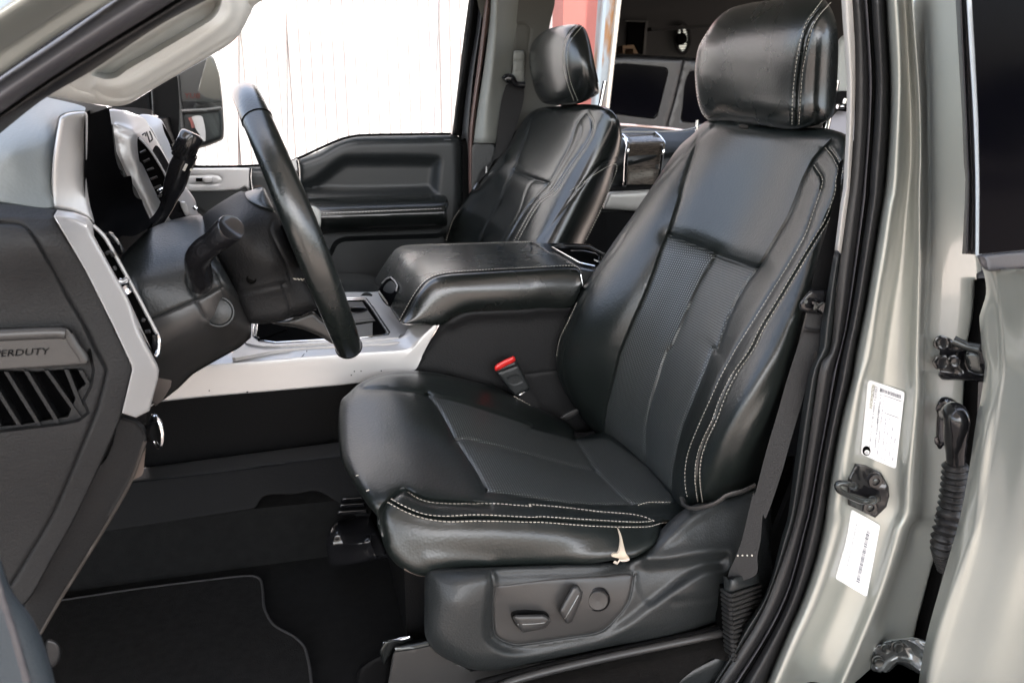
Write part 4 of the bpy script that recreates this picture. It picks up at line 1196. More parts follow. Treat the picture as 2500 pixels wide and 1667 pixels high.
# gear lever on the far side of the column
gl = thing('gear_lever', 'black column shift lever with ribbed collar rising behind the wheel', 'gear lever', tuple(bx(375, 530, 1.33)))
gp = tr('B1 1230,530 1340,390 1400,260'); 
lev = ptube('lever', 'B1 1225,535 1300,455 1350,380 1385,300 1405,240 1450,120 1480,20 A1 1540,1250', (1.30, 1.30, 1.29, 1.28), (.010, .009, .009, .011, .0145, .0155, .015, .0145), GLK, gl, n=24, res=60)
g0 = atY(tr('A1 1490,1290'), 1.28)[0]; g1 = atY(tr('A1 1580,1090'), 1.28)[0]
gd = (g1 - g0); GLn = np.linalg.norm(gd); gd /= GLn
disc('grip', g1, gd, .027, GLn, GLK, gl, prof=[(.014, -GLn - .002), (.0150, -GLn), (.0150, -GLn*.8), (.0156, -GLn*.78), (.0160, -.006), (.0150, -.002), (.012, 0), (.0001, 0)])
gu = np.cross(gd, (0, -1, 0)); gu /= np.linalg.norm(gu); gv = np.cross(gd, gu)
for k in range(18):
    a = 2*math.pi*k/18
    b0 = g0 + gd*.004 + .0152*(math.cos(a)*gu + math.sin(a)*gv)
    tube('rib', [b0, b0 + gd*.014], .0010, PLK, gl, n=5)
for s in ('A1 1520,1400 1535,1345',):
    ptube('mark', s, None, .0012, THREAD, gl, surf=None, n=4, res=3) if False else None
pm = atY(tr('A1 1505,1400 1530,1345'), 1.245); tube('printed_mark', pm, .0018, THREAD, gl, n=4)
pm = atY(tr('A1 1555,1395 1575,1393'), 1.245); tube('printed_mark', pm, .0008, THREAD, gl, n=4)
pm = atY(tr('A1 1565,1384 1564,1404'), 1.245); tube('printed_mark', pm, .0008, THREAD, gl, n=4)
sheet('lever_knob_base', 'B1 1380,270 1440,290 1460,240 1530,140 1560,60 1590,30 1600,-60 1500,-80 1420,-20 1380,60 1365,180', 1.285, GLK, gl, step=4, T=.03, ew=14, D=.016)

# ================================================================== dashboard
db = thing('dashboard', 'leather grained dashboard with silver trims, air vents and a ribbed lower side panel', 'dashboard', (-.3, 1.2, 1.5))
DASHL = leather('dash_leather', (.14, .155, .155), .45, wr=.2)  # base colour lifted to paint in the glare from the windshield
sheet('dash_top', 'A1 -200,500 0,330 110,240 400,780 520,800 700,855 770,860 720,930 660,915 500,950 470,1050 440,1300 425,1567 B1 430,370 0,325 -300,300', cl('A1 0,500 440,790 700,880', (1.30, 1.30, 1.22)) + cl('A1 0,950 420,1000', (1.10, 1.10)) + cl('B1 -100,250 430,340', (.965, .99)) + cl('A1 100,1250 420,1350', (1.0, 1.03)), DASHL, db, step=8, T=.05, ew=10, D=.01,
      grooves=[('A1 740,880 660,905 500,940 465,1040 435,1300 425,1567', .006, 12)])
sheet('hood_lid', 'A1 380,795 520,800 790,860 880,880 720,940 690,930 700,880', 1.12, PLG, db, step=6, T=.03)
sheet('silver_cluster_trim', 'A1 488,975 505,955 560,930 680,915 712,930 718,975 712,1300 B1 700,0 715,200 740,350 775,490 730,460 600,400 440,370 425,355 430,0 ', cl('A1 500,970 430,1567', 1.01) + cl('A1 700,1000 700,1567', 1.035) + [(226, 540, 1.03)], SIL, db, step=5, T=.03, ew=9, D=.008)
cl_rec = sheet('cluster_recess', 'A1 700,930 760,900 885,885 905,960 930,1150 950,1300 1010,1450 B1 1080,100 1200,400 1230,470 1230,510 1100,590 980,600 1000,750 950,720 850,580 760,500 715,380 690,200 690,0', cl('A1 715,950 B1 720,300', 1.06) + cl('A1 900,950 B1 1100,350', 1.45) + cl('B1 900,560 1150,520', 1.15), VOIDS, db, step=7, T=.03,
      grooves=[('B1 850,545 1000,540 1200,490', -.02, 8)])
sheet('hood_edge', 'A1 770,915 830,905 850,930 900,1250 960,1400 B1 960,60 940,0 A1 920,1500 850,1300', 1.40, PLG, db, step=6, T=.02) if False else None
# silver centre stack
cst = sheet('centre_stack', 'A1 885,905 1020,908 1025,925 1180,970 1225,1045 1330,1230 1420,1400 B1 1500,160 1600,300 1620,400 1650,420 1500,440 1300,500 1250,515 1190,510 1190,470 1070,230 1000,90 950,0 A1 920,1200 905,1050', cl('A1 900,950 B1 1190,480', 1.50) + cl('A1 1120,1080 B1 1330,480', 1.515) + cl('A1 1200,1000 B1 1600,380', (1.62, 1.60)), SIL, db, step=5, T=.04, ew=5, D=.004,
      grooves=[('A1 930,1010 960,1250 1050,1450 B1 1110,200 1245,460', .004, 4), ('A1 1115,1080 1190,1030', .003, 4), ('A1 920,1015 1100,1075 1115,1100', -.004, 5)],
      mats=[('A1 905,1030 925,1020 955,1250 1050,1460 B1 1110,200 1240,470 1200,510 1070,240 950,0', PLG)])
sheet('stack_vent', 'A1 1130,1125 1145,1122 1230,1210 1370,1440 B1 1400,220 1360,330 1335,345 1250,180 1165,0 A1 1145,1330 1125,1180', 1.49, VOID, db, step=6, T=.01)
for i in range(7):
    x, y = 1150 + i*28, 1255 + i*72
    ptube('vent_slat', np.array([tr('A1 %d,%d' % (x, y))[0], tr('A1 %d,%d' % (x + 45 + i*3, y - 22))[0]]), 1.483, .0022, PLG, db, n=6, res=4)
ptube('vent_trim', 'A1 1140,1130 1225,1220 1370,1460 B1 1385,180', 1.485, .0022, SIL, db, n=6)
sheet('stack_screen', 'A1 1250,1250 1285,1190 1400,1370 B1 1420,60 1390,110 1350,60', 1.49, GLK, db, step=6, T=.008)
sheet('stack_lower', 'B1 1380,330 1460,300 1540,420 1400,460', 1.49, GLK, db, step=6, T=.01)
sheet('stack_button', 'B1 1475,320 1520,310 1555,400 1540,430 1520,425', 1.48, SIL, db, step=4, T=.008, ew=3, D=.002)
ptube('vent_tab', 'B1 1300,230 1340,200 1350,225', 1.475, .004, CHR, db, n=6, res=5)
ptube('vent_tab', 'B1 1590,350 1610,370', 1.475, .004, CHR, db, n=6, res=5)
for s in ('A1 1165,1110 1190,1090 1195,1120', 'A1 1200,1080 1230,1170', 'A1 1225,1075 1250,1140 1235,1160'):
    ptube('embossed_mark', s, 1.49, .0012, PLG, db, n=4, res=5)
# passenger side vent surround beyond
pv = sheet('far_vent_surround', 'A1 1140,945 1220,940 1310,975 1340,1010 1430,1240 1445,1320 1400,1350 1300,1180 1240,1060', cl('A1 1220,945 1330,990', 1.95) + cl('A1 1400,1300', 1.90) + [(340, 300, 1.9)], SIL, db, step=5, T=.03, ew=5, D=.004)
sheet('far_vent', 'A1 1330,1010 1345,1030 1440,1230 1430,1290 1390,1180 1345,1080', 1.88, VOID, db, step=5, T=.006)
ptube('vent_tab', 'A1 1405,1185 1425,1215 1415,1235', 1.87, .005, CHR, db, n=6, res=5)
sheet('dash_top_far', 'A1 885,880 1240,900 1250,950 1140,945 1020,905 890,905', cl('A1 890,890 1240,940', (1.8, 2.0)), PLG, db, step=6, T=.05)

# end cap of the dash with badge and vent grille
ec = sheet('end_panel', 'B1 -300,300 -100,322 0,325 200,345 430,372 465,378 440,430 700,860 1040,1567 C1 1080,310 1085,350 1000,700 860,1040 610,1567 D1 450,510 195,925 80,780 0,570 -200,200 D1 -300,0',
      cl('B1 0,330 430,375', .955) + cl('B1 0,440 430,440', .935) + cl('B1 0,1000 600,1000', .93) + cl('C1 0,900 700,900', .93) + cl('D1 50,300 400,200', .94) + cl('C1 1050,350 850,1040', .935), PLA, db, step=6.5, T=.05, ew=5, D=.003,
      grooves=[('B1 0,485 130,488 200,510 245,550 330,680 550,1080 700,1340 790,1540 C1 830,260 868,340 866,380 800,640 700,900 560,1240 410,1567 D1 90,760', .0035, 4),
               ('B1 0,440 440,445', -.002, 6)],
      reliefs=[('B1 -300,1345 0,1345 540,1330 610,1390 700,1567 C1 740,150 780,350 760,480 700,600 740,700 650,770 500,800 0,860 -300,880', -.012, 8, False),
               ('C1 -300,330 0,345 300,355 640,330 710,440 700,470 650,500 560,730 200,790 0,810 -300,820', -.030, 5, False)],
      mats=[('C1 -290,345 0,358 300,366 636,343 696,440 690,468 640,498 552,720 200,778 0,798 -290,808', VOIDS)])
bdg = sheet('badge_panel', 'B1 -300,1385 0,1378 540,1345 580,1375 640,1480 700,1567 C1 720,290 690,300 350,325 0,345 -300,355', .920, PLG, db, step=4, T=.03, ew=4, D=.002, sm=True,
      reliefs=[('B1 -400,1450 0,1440 480,1420 520,1450 560,1567 C1 580,270 0,330 -400,350', .0, 5)], grooves=[])
# chamfer on the badge: lighter upper bevel
ptube('badge_bevel', 'B1 -200,1410 0,1403 480,1383 540,1390', .922, .0065, PLG, bdg, n=10, flat=.8)
ptube('badge_bevel', 'B1 560,1400 620,1500 670,1567 C1 690,270', .923, .0055, PLG, bdg, n=10, flat=.8)
text_px('badge_lettering', 'SUPERDUTY', np.array([-53., 873.5]), np.array([31.5, -1.6]), np.array([4.5, -23.0]), bdg, PLK, bdg, off=.0002, th=.0012)
0 and text_px('badge_lettering', 'SUPERDUTY', np.array([-53., 872.5]), np.array([31.5, -1.6]), np.array([4.5, -23.0]), bdg, RUBG, bdg, off=.0001, th=.0006)
for i in range(7):
    x0 = -420 + i * 165
    top = tr('C1 %d,%d' % (x0 + 120, 372 - i*6))[0]; bot = tr('C1 %d,%d' % (x0 + 395 + (i > 4)*-10, 800 - max(0, i-3)*66))[0]
    if bot[0] > 650/3.357 + 0: bot = tr('C1 645,640')[0]
    if i == 6: bot = tr('C1 700,450')[0]; top = tr('C1 640,345')[0]
    w = np.array([11.0, 1.0])
    prism('vent_vane', atY([top, top + w, bot + w, bot], .938), (-.004, .022, 0), PLA, db)
# silver outer band
bnd = sheet('silver_band', 'B1 440,430 470,378 600,395 720,440 760,490 770,590 900,830 1050,1100 1240,1520 C1 1140,0 1200,130 1290,300 1303,350 1295,420 1225,680 1115,735 1000,698 1083,345 1078,308 935,0 B1 700,870',
      cl('B1 445,430 700,860 C1 935,0 1080,310 1000,700', .918) + cl('B1 460,400 600,420 740,480', (.945, .96)) + cl('B1 770,590 1050,1100 C1 1140,0 1290,300 1225,680', .95), SIL, db, step=5.5, T=.03, ew=4, D=.003, sm=False,
      grooves=[('B1 450,430 590,450 710,500', -.003, 4), ('B1 712,505 760,600 900,850 1050,1120 C1 1120,0 1280,320', -.0015, 4)])
sheet('vent_pocket', 'B1 755,505 790,500 880,610 1000,820 1150,1130 1290,1400 1300,1420 1285,1567 C1 1250,200 1130,0 B1 1050,1100 900,830 770,590', 1.0, VOID, db, step=8, T=.02, sm=False)
ptube('vent_edge', 'B1 760,505 850,590 950,760 1130,1090 1290,1395', (.99, 1.0), .0022, SIL, db, n=8)
ptube('vent_edge', 'B1 1290,1395 1303,1430 1290,1567 C1 1270,240', (1.0, .99), .003, CHR, db, n=8)
sheet('vent_edge_face', 'B1 1250,1400 1290,1398 1280,1567 C1 1275,225 1245,150', .995, GLK, db, step=5, T=.006, sm=False)
for s in ('B1 870,740 900,720 930,760', 'B1 930,840 945,870', 'B1 1170,1290 1180,1270', 'B1 1190,1375 1230,1372'):
    ptube('vent_blade', s, .985, .0022, PLG, db, n=6, res=5)
ptube('vent_tab', 'B1 975,962 1010,965 1045,940', .975, .0035, CHR, db, n=8, res=8)
ptube('vent_tab', 'B1 1010,1000 1030,1030 1050,1060', .972, (.007, .005, .006), CHR, db, n=10, res=8)
sheet('switch_pocket', 'B1 850,570 900,555 940,580 1020,720 980,740 900,640', 1.04, GLK, db, step=5, T=.02, ew=6, D=.006)
# lower knee panel seen as a thin dark strip, brown bracket and brake release knob
sheet('kick_strip', 'C1 985,710 1060,730 1130,760 1180,800 1205,860 1190,960 1070,1255 900,1567 D1 700,550 500,870 330,1165 200,1200 190,930 400,560 610,0 C1 870,1050', cl('C1 1000,760 870,1050 D1 400,560', .975) + cl('C1 1180,960 1070,1255 D1 500,870', .985), RUBG if False else PLA, db, step=6, T=.03, ew=6, D=.005,
      grooves=[('C1 1000,740 1100,765 1160,830 1190,880 1180,960 1060,1260 900,1550', -.0022, 3)])
ptube('kick_edge', 'C1 1190,930 1075,1250 900,1567 D1 700,550 500,870 330,1165', .965, .0022, mat('brown_edge', (.030, .025, .021), .6), db, n=6)
sheet('brown_bracket', 'C1 1195,980 1175,1180 1160,1210 1080,1255 1130,1120', 1.0, mat('brown_plastic', (.07, .05, .04), .5), db, step=5, T=.01, sm=False)
sheet('under_dash', 'C1 1300,410 1405,430 1400,480 1330,600 1270,640 1240,560', 1.05, mat('brown_grey_plastic', (.04, .032, .028), .45), db, step=5, T=.02, sm=False)
kn = ptube('release_knob', 'C1 1225,880 1262,850 1290,850', (1.0, .995, .992), (.009, .011, .012), PLK, db, n=24, res=8)
kq = atY(tr('C1 1285,850'), .995)[0]
kr_ = [kq + .0*np.array([1, 0, 0]) + np.array([math.cos(a)*.007, math.cos(a)*-.008, math.sin(a)*.020]) for a in t24]
tube('knob_ring', kr_, .0028, CHR, db, n=8, closed=True)
0 and tube('release_barrel', [kq - np.array([.03, -.02, 0]), kq - np.array([.002, 0, 0])], .026, PLG, db, n=24)
# main body of the dash behind, so nothing is open
prism('dash_body', [(-.26, 1.08, 1.34), (-.30, 1.08, 1.70), (-.80, 1.08, 1.72), (-.80, 1.08, 1.30)], (0, 1.45, 0), PLK, db)
# brake pedal
pd = sheet('brake_pedal', 'D1 380,1215 440,1215 490,1260 500,1340 470,1410 420,1440 380,1380', 1.0, RUB, None, step=5, T=.03, ew=8, D=.006)
tag(pd, 'black rubber brake pedal pad low in the footwell', 'pedal')

# ================================================================== driver A pillar, door opening, grab handle
ap = thing('windshield_pillar_assembly', 'pale grey front pillar with grab handle, rubber seal and painted outer frame, upper left', 'pillar', tuple(bx(200, 200, .9)))
loft('painted_frame', [('A1 -700,500 0,-30 350,-300', .70), ('A1 -400,400 200,0 640,-260', .685), ('A1 -300,600 0,400 640,0 1050,-260', .72), ('A1 -300,640 0,430 620,30 1100,-260', .73), ('A1 -200,720 0,590 420,300 900,10 1300,-240', .74), ('A1 -200,780 0,625 450,310 930,0 1300,-230', .75)],
     PAINT, ap, nt=20, k=6, thick=.02)
loft('seal', [('A1 -200,790 0,635 450,330 930,5 1350,-260', .775), ('A1 -200,850 0,690 460,380 1000,10 1400,-250', .757), ('A1 -200,960 0,790 500,450 1180,10 1550,-230', .748), ('A1 -200,1060 0,900 500,560 1380,10 1700,-200', .765), ('A1 -200,1090 0,935 500,590 1430,10 1750,-200', .80)], RUBG, ap, nt=24, k=6, thick=.03)
loft('weatherstrip', [('A1 -200,1090 0,930 500,585 1430,5 1750,-200', .805), ('A1 -200,1130 0,965 500,620 1500,5 1800,-190', .79), ('A1 -200,1180 0,1020 500,690 1600,5 1900,-190', .80), ('A1 -200,1260 0,1095 370,805 740,590 1300,215 1700,0 2000,-160', .825)], RUB, ap, nt=24, k=6, thick=.05)
hin = 'A1 735,605 770,570 900,470 1300,225 1700,-5 1815,-10 1800,80 1770,130 1700,190 1230,468 1060,565 950,640 860,652 790,632 745,620'
sheet('pillar_core', 'A1 -200,700 0,575 880,-40 1650,-80 0,1000 -200,1150', .86, PLK, ap, step=14, T=.02, sm=False)
gh = sheet('pillar_trim', 'A1 200,900 380,798 480,802 620,830 830,862 960,872 1060,850 1190,770 1720,462 1900,350 1965,280 2045,130 2085,50 2180,-10 2400,-120 2200,-200 1700,-260 1450,-40 740,420 200,740', cl('A1 480,780 900,800', .96) + cl('A1 1000,720 1800,280 2000,60', .95) + cl('A1 800,520 1500,80', .92), GRY, ap, step=6, T=.05, ew=24, D=.02,
      grooves=[('A1 780,735 860,790 980,810 1100,780 1400,610 1750,400 1880,320', .003, 4), ('A1 560,680 620,730 770,780 830,860', .0025, 3), ('A1 2045,35 2050,120', .003, 4), ('A1 2030,0 2045,40', .003, 4),
               ('A1 800,690 900,720 1060,680 1250,570 1750,250 1880,120 1880,0', -.007, 16)],
      reliefs=[(hin, -.035, 14, True)])
sheet('handle_boss', 'A1 1100,500 1130,475 1190,470 1240,460 1200,490 1130,525', .975, GRY, gh, step=4, T=.02, ew=5, D=.005)

# driver door edge at the lower left
dd = thing('driver_door_assembly', 'blue grey edge of the open driver door, out of focus at the lower left', 'door', tuple(bx(60, 1600, .5)))
loft('door_edge', [('D1 -900,200 -300,900 -100,1300 100,2000', .56), ('D1 -300,100 0,800 100,1150 250,1600 330,2000', .52), ('D1 -100,200 20,790 130,1150 290,1600 350,2000', .515), ('D1 -60,300 70,780 210,1000 370,1400 480,1800 520,2000', .53), ('D1 -50,400 85,790 270,1040 410,1400 500,1800 540,2000', .56)], RUBG if False else DOORP, dd, nt=30, k=6, thick=.03)
ptube('door_piping', 'D1 -60,600 20,880 110,1150 180,1400 260,1700', .505, .0022, RUBG, dd, n=6)
# ================================================================== passenger door
pd_ = thing('passenger_door_assembly', 'black front passenger door with padded armrest, silver switch panel and window', 'door', (.3, 2.5, 1.4))
dO = 'A1 1480,1360 1700,1365 2080,1355 A2 30,1358 300,1345 430,1300 600,1240 730,1165 830,1130 940,1113 1500,1103 1690,1100 1770,1140 1780,1200 B2 1770,600 1700,800 1700,1000 1000,1100 400,1100 -400,1200 B1 1400,500'
DY = 2.5
dctrl = DY - .01 if True else cl('A1 1500,1370 2050,1365 A2 400,1310 830,1130 1690,1105', DY + .10) + cl('A1 1500,1450 2050,1450 A2 500,1370 900,1200 1650,1180', DY - .03) + cl('A2 600,1450 1500,1450', DY + .02) + cl('B2 600,540 1600,500', DY - .01) + cl('B2 700,850 1500,850', DY + .02) + cl('B2 -300,700 200,900', DY)
dp = sheet('door_panel', dO, dctrl, FARP, pd_, step=7, T=.09, ew=26, D=.055,
     reliefs=[('A2 450,1500 560,1440 700,1330 800,1270 950,1262 1560,1268 1610,1300 1605,1420 1590,1567 B2 1590,270 450,270', -.030, 30, True),
              ('B2 680,720 720,640 780,605 850,595 1560,570 1650,560 1700,1000 600,1100 600,850', -.03, 12, True)],
     grooves=[('B2 610,550 1610,505', -.003, 4), ('A2 435,1310 450,1360 440,1500 B2 440,180 480,280', -.006, 4)])
arm = sheet('armrest', 'B2 480,300 520,285 800,270 1620,253 1645,275 1663,330 1650,380 1650,505 1600,512 620,552 590,520 560,400 520,345', cl('B2 500,300 1640,262', 2.44) + cl('B2 520,320 1620,310', 2.40) + cl('B2 620,410 1640,370', 2.385) + cl('B2 620,540 1640,500', 2.40), LEAP, pd_, step=5, T=.06, ew=8, D=.01, lam='p2',
      grooves=[('B2 620,412 1100,395 1500,378 1610,372 1650,335', .003, 3)])
stitch('stitching', ['B2 630,406 1100,389 1500,372 1610,366'], arm, THREAD, arm, w=.0011, ln=.006, gap=.003)
sheet('pull_handle', 'B2 510,352 560,348 600,375 618,400 612,520 595,525 560,440', 2.37, GRY, pd_, step=4, T=.03, ew=5, D=.005)
swp = sheet('switch_panel', 'A1 1500,1372 2040,1378 2055,1400 2050,1490 2040,1567 B1 2010,190 1960,215 1540,228 1480,200 1480,-20', DY - .045, SIL, pd_, step=5, T=.03, ew=4, D=.004,
      grooves=[('A1 1560,1440 1780,1438 1815,1455 1815,1490 1790,1508 1565,1512', .002, 2.5)])
sheet('switch_slot', 'A1 1605,1460 1665,1460 1665,1490 1605,1490', DY - .049, VOID, swp, step=4, T=.004, sm=False)
sheet('window_switch', 'A1 1665,1455 1740,1450 1745,1495 1668,1498', DY - .062, SIL, swp, step=3.5, T=.015, ew=4, D=.005)
sheet('door_shade', 'B1 1540,228 1960,218 2010,190 B2 60,200 100,400 -300,400', DY - .03, FARP, pd_, step=7, T=.02)
for s in ('A1 2060,1380 2055,1460 2070,1567', 'A2 425,1310 440,1400 440,1500 B2 435,200'):
    ptube('chrome_divider', s, DY - .05, .006, CHR, pd_, n=8)
sheet('wood_inlay', 'A1 2080,1520 2140,1520 2150,1567 B1 2150,190 2075,190 2075,120', DY - .045, mat('dark_inlay', (.05, .035, .03), .2), pd_, step=5, T=.01, sm=False)
sheet('wood_inlay', 'A2 380,1420 420,1400 430,1470 410,1500', DY - .045, bpy.data.materials['dark_inlay'], pd_, step=4, T=.01, sm=False)
sheet('bright_trim', 'A2 340,1335 420,1300 430,1390 390,1420 370,1400', DY - .05, SIL, pd_, step=4, T=.01, sm=False)
lk = atY(tr('A2 1650,1140'), DY + .0)[0]
disc('lock_pin', lk + np.array([0, 0, .022]), (0, 0, 1), .006, .03, VOID, pd_, prof=[(.003, -.03), (.003, -.012), (.006, -.010), (.005, -.004), (.0001, 0)])
disc('lock_grommet', lk, (0, -.2, 1), .012, .003, PLG, pd_)
# window frame and glass
sheet('frame_backing', 'A2 1880,-60 2120,-60 2010,1210 1750,1210 1790,600', DY + .06, PLK, pd_, step=16, T=.02, sm=False)
fr = loft('window_frame', [('A2 1835,-60 1800,200 1755,560 1720,850 1690,1105', DY + .05), ('A2 1870,-60 1840,200 1790,560 1740,850 1715,1110', DY + .02), ('A2 1915,-60 1880,200 1830,560 1790,850 1760,1120', DY + .03)], PLK, pd_, nt=20, k=4, thick=.03)
loft('frame_seal', [('A2 1915,-60 1895,200 1835,560 1795,850 1765,1160', DY + .02), ('A2 1945,-60 1925,200 1870,560 1840,850 1815,1180', DY + .0), ('A2 1960,-60 1940,200 1885,560 1855,850 1830,1200 B2 1840,400', DY + .02)], RUB, pd_, nt=20, k=4, thick=.03)
gl_ = prism('window_glass', [atY([(430, 420)], DY + .06)[0], atY([(1100, 345)], DY + .06)[0], atY([(1170, -60)], DY + .06)[0] , atY([(560, -60)], DY + .06)[0]], (0, .004, 0), GLS, pd_)
ptube('sill_seal', 'A1 1500,1366 1900,1366 2080,1358 A2 300,1345 430,1298 730,1162 830,1128 940,1110 1500,1100 1680,1098', DY + .0, .004, VOID, pd_, n=6)
ptube('hinge_line', 'B2 1765,600 1770,300 1765,50 A2 1785,1320 1790,1300', DY - .02, .005, SIL, pd_, n=6) if False else None

# passenger B pillar and belt
pp_ = thing('passenger_pillar_assembly', 'grey middle pillar on the passenger side with belt anchor and bronze seal', 'pillar', tuple(bx(1180, 300, 2.52)))
loft('seal_strip', [('A2 1975,-60 1940,200 1895,560 1850,900 1825,1200 B2 1835,600', 2.49), ('A2 1990,-60 1965,160 1920,560 1870,900 1845,1160 B2 1850,600', 2.475), ('A2 2010,-60 2005,100 1935,560 1890,900 1865,1160 B2 1858,600', 2.49)], mat('bronze_brown_seal', (.09, .055, .047), .35), pp_, nt=24, k=4, thick=.03)
loft('upper_trim', [('A2 2010,-60 2000,160 1950,560 1900,900 1865,1172', 2.48), ('A2 2060,-60 2040,300 2010,600 1970,900 1950,1172', 2.45), ('A2 2130,-60 2110,300 2080,600 2050,900 2035,1175', 2.47), ('A2 2350,-60 2300,300 2250,700 2200,900 2100,1180', 2.53)], GRYD, pp_, nt=24, k=6, thick=.03)
sheet('lower_trim', 'A2 1862,1174 2040,1176 2060,1300 B2 1900,200 1860,700 1835,500 1840,0', 2.48, PLB, pp_, step=7, T=.04, ew=6, D=.01)
sheet('pillar_side', 'A3 -100,-60 497,-60 472,240 450,500 470,700 560,930 200,1070 0,1400 -120,1400 -60,800 0,400', 2.50, mat('dim_olive_trim', (.040, .040, .034), .6), pp_, step=10, T=.03,
      grooves=[('A3 165,520 180,300 195,215 220,195 290,195 320,220 300,400', .003, 3)])
sheet('pillar_base', 'A2 1745,1105 2060,1100 2330,850 2380,1200 B2 2000,150 1700,660 1735,660', 2.535, PLK, pp_, step=12, T=.03, sm=False)
sheet('belt_slider', 'A3 178,440 190,418 260,418 272,440 270,600 262,680 230,688 175,675 165,640 175,560', 2.46, GRYD, pp_, step=3.5, T=.03, ew=8, D=.008, grooves=[('A3 185,495 270,497', .003, 2.5), ('A3 175,573 268,575', .002, 2.5)])
ptube('belt_guide', 'A3 105,660 130,640 160,650 200,690 270,700', 2.44, (.012, .014, .008, .010), GLK, pp_, n=10, res=16)
pbelt = sheet('passenger_seat_belt', 'A3 118,700 265,720 200,1050 100,1250 -80,1400 -120,1560 -160,1560 0,1350', 2.47, WEB, None, step=8, T=.004)
tag(pbelt, 'dark belt webbing hanging from the passenger pillar anchor', 'seat belt')
sheet('coat_clip', 'A2 1968,1370 1975,1360 1978,1410 1965,1425', 2.45, SIL, pp_, step=3, T=.004, sm=False)

# passenger side mirror outside
pm_ = thing('side_mirror', 'tall black towing mirror outside the passenger window reflecting a wall with the letters BUY', 'mirror', tuple(bx(470, 250, 3.0)))
MY = 3.0
sheet('mirror_housing', 'A1 1440,600 1720,455 1790,580 1808,680 1830,900 1835,1130 1800,1160 1650,1215 1560,1215 1420,1100 1300,950 1250,930 1250,720', MY, PLB, pm_, step=6, T=.12, ew=12, D=.03)
MIRR = mat('mirror_face', (.020, .020, .020), .3, spec=.25)
mg = sheet('mirror_glass', 'A1 1462,615 1720,470 1785,590 1800,680 1812,830 1480,820', MY - .004, MIRR, pm_, step=10, T=.006, sm=False)
sheet('mirror_lower_lens', 'A1 1482,830 1812,838 1818,880 1600,900 1490,905', MY - .006, GLK, pm_, step=6, T=.006, sm=False)
ptube('mirror_divider', 'A1 1490,915 1700,905 1815,888', MY - .01, .008, PLG, pm_, n=8)
ptube('mirror_edge', 'A1 1455,620 1470,800 1490,950 1500,1050', MY - .01, .006, PLG, pm_, n=8)
sheet('spotter_lens', 'A1 1500,970 1560,960 1650,950 1670,1000 1685,1100 1675,1160 1560,1060 1500,1080', MY - .008, MIRR, pm_, step=6, T=.01)
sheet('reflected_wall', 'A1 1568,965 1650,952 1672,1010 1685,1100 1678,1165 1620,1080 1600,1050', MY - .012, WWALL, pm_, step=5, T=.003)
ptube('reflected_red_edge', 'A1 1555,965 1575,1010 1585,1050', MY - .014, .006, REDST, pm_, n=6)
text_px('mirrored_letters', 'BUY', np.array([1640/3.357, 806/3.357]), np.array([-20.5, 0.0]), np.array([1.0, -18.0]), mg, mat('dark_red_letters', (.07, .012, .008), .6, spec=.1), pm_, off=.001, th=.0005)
sheet('mirror_arm', 'A1 1250,760 1300,740 1370,745 1385,780 1390,900 1350,905 1290,860 1290,940 1250,940', MY - .03, PLG, pm_, step=4, T=.05, ew=8, D=.015)
sheet('arm_socket', 'A1 1300,765 1350,760 1365,870 1300,880', MY - .045, PLK, pm_, step=4, T=.02)
sheet('far_door_sail', 'A1 885,870 1050,850 1210,760 1440,620 1460,700 1470,900 1440,1180 1300,960 1230,930', 2.52, PLK, pd_, step=8, T=.03, grooves=[('A1 1215,760 1235,930', -.006, 3)])
ptube('sail_trim', 'A1 1248,740 1258,945', 2.50, .003, PLG, pd_, n=6)

# ================================================================== rear right door seen between the seats
rr = thing('rear_passenger_door_assembly', 'dark rear passenger side door with wood grain inlay, chrome strips and silver armrest', 'door', tuple(bx(1560, 420, 2.5)))
rp_ = sheet('door_panel', 'A3 1040,1080 1500,1078 1650,1060 1760,1005 1900,950 1900,1567 B3 1400,900 700,900 760,640 900,300', cl('A3 1050,1085 1700,1050', 2.55) + cl('A3 1100,1200 1500,1200', 2.48) + cl('B3 900,600 1200,300', 2.50), PLB, rr, step=8, T=.05, ew=5, D=.006,
      reliefs=[('A3 1000,1380 1600,1250 B3 1400,160 950,190', -.02, 12, True)])
WOOD = mat('dark_wood_inlay', (.055, .045, .038), .22, coat=.4)
t_ = WOOD.node_tree; n_ = t_.nodes.new('ShaderNodeTexNoise'); c_ = t_.nodes.new('ShaderNodeTexCoord'); mp = t_.nodes.new('ShaderNodeMapping')
mp.inputs['Scale'].default_value = (12, 12, 260); n_.inputs['Detail'].default_value = 4
r_ = t_.nodes.new('ShaderNodeValToRGB'); r_.color_ramp.elements[0].color = (.02, .017, .015, 1); r_.color_ramp.elements[1].color = (.13, .105, .085, 1)
r_.color_ramp.elements[0].position = .35; r_.color_ramp.elements[1].position = .7
t_.links.new(c_.outputs['Object'], mp.inputs[0]); t_.links.new(mp.outputs[0], n_.inputs['Vector']); t_.links.new(n_.outputs['Fac'], r_.inputs[0]); t_.links.new(r_.outputs[0], t_.nodes['Principled BSDF'].inputs['Base Color'])
loft('wood_inlay', [('A3 1070,1105 1340,1095', 2.50), ('A3 1125,1160 1400,1150', 2.455), ('A3 1115,1200 1410,1195', 2.45), ('A3 1105,1340 1390,1330', 2.47), ('A3 1100,1500 B3 1370,100', 2.47), ('B3 1095,170 1370,170', 2.47)], WOOD, rr, nt=8, k=5, thick=.01)
for s in ('A3 1065,1105 1118,1160 1118,1200 1103,1300 1095,1450 1090,1567 B3 1088,160', 'A3 1335,1090 1400,1148 1410,1195 1390,1330 1375,1450 1370,1567 B3 1365,100'):
    ptube('chrome_strip', s, (2.49, 2.44, 2.45, 2.455), .006, CHR, rr, n=8, flat=.5)
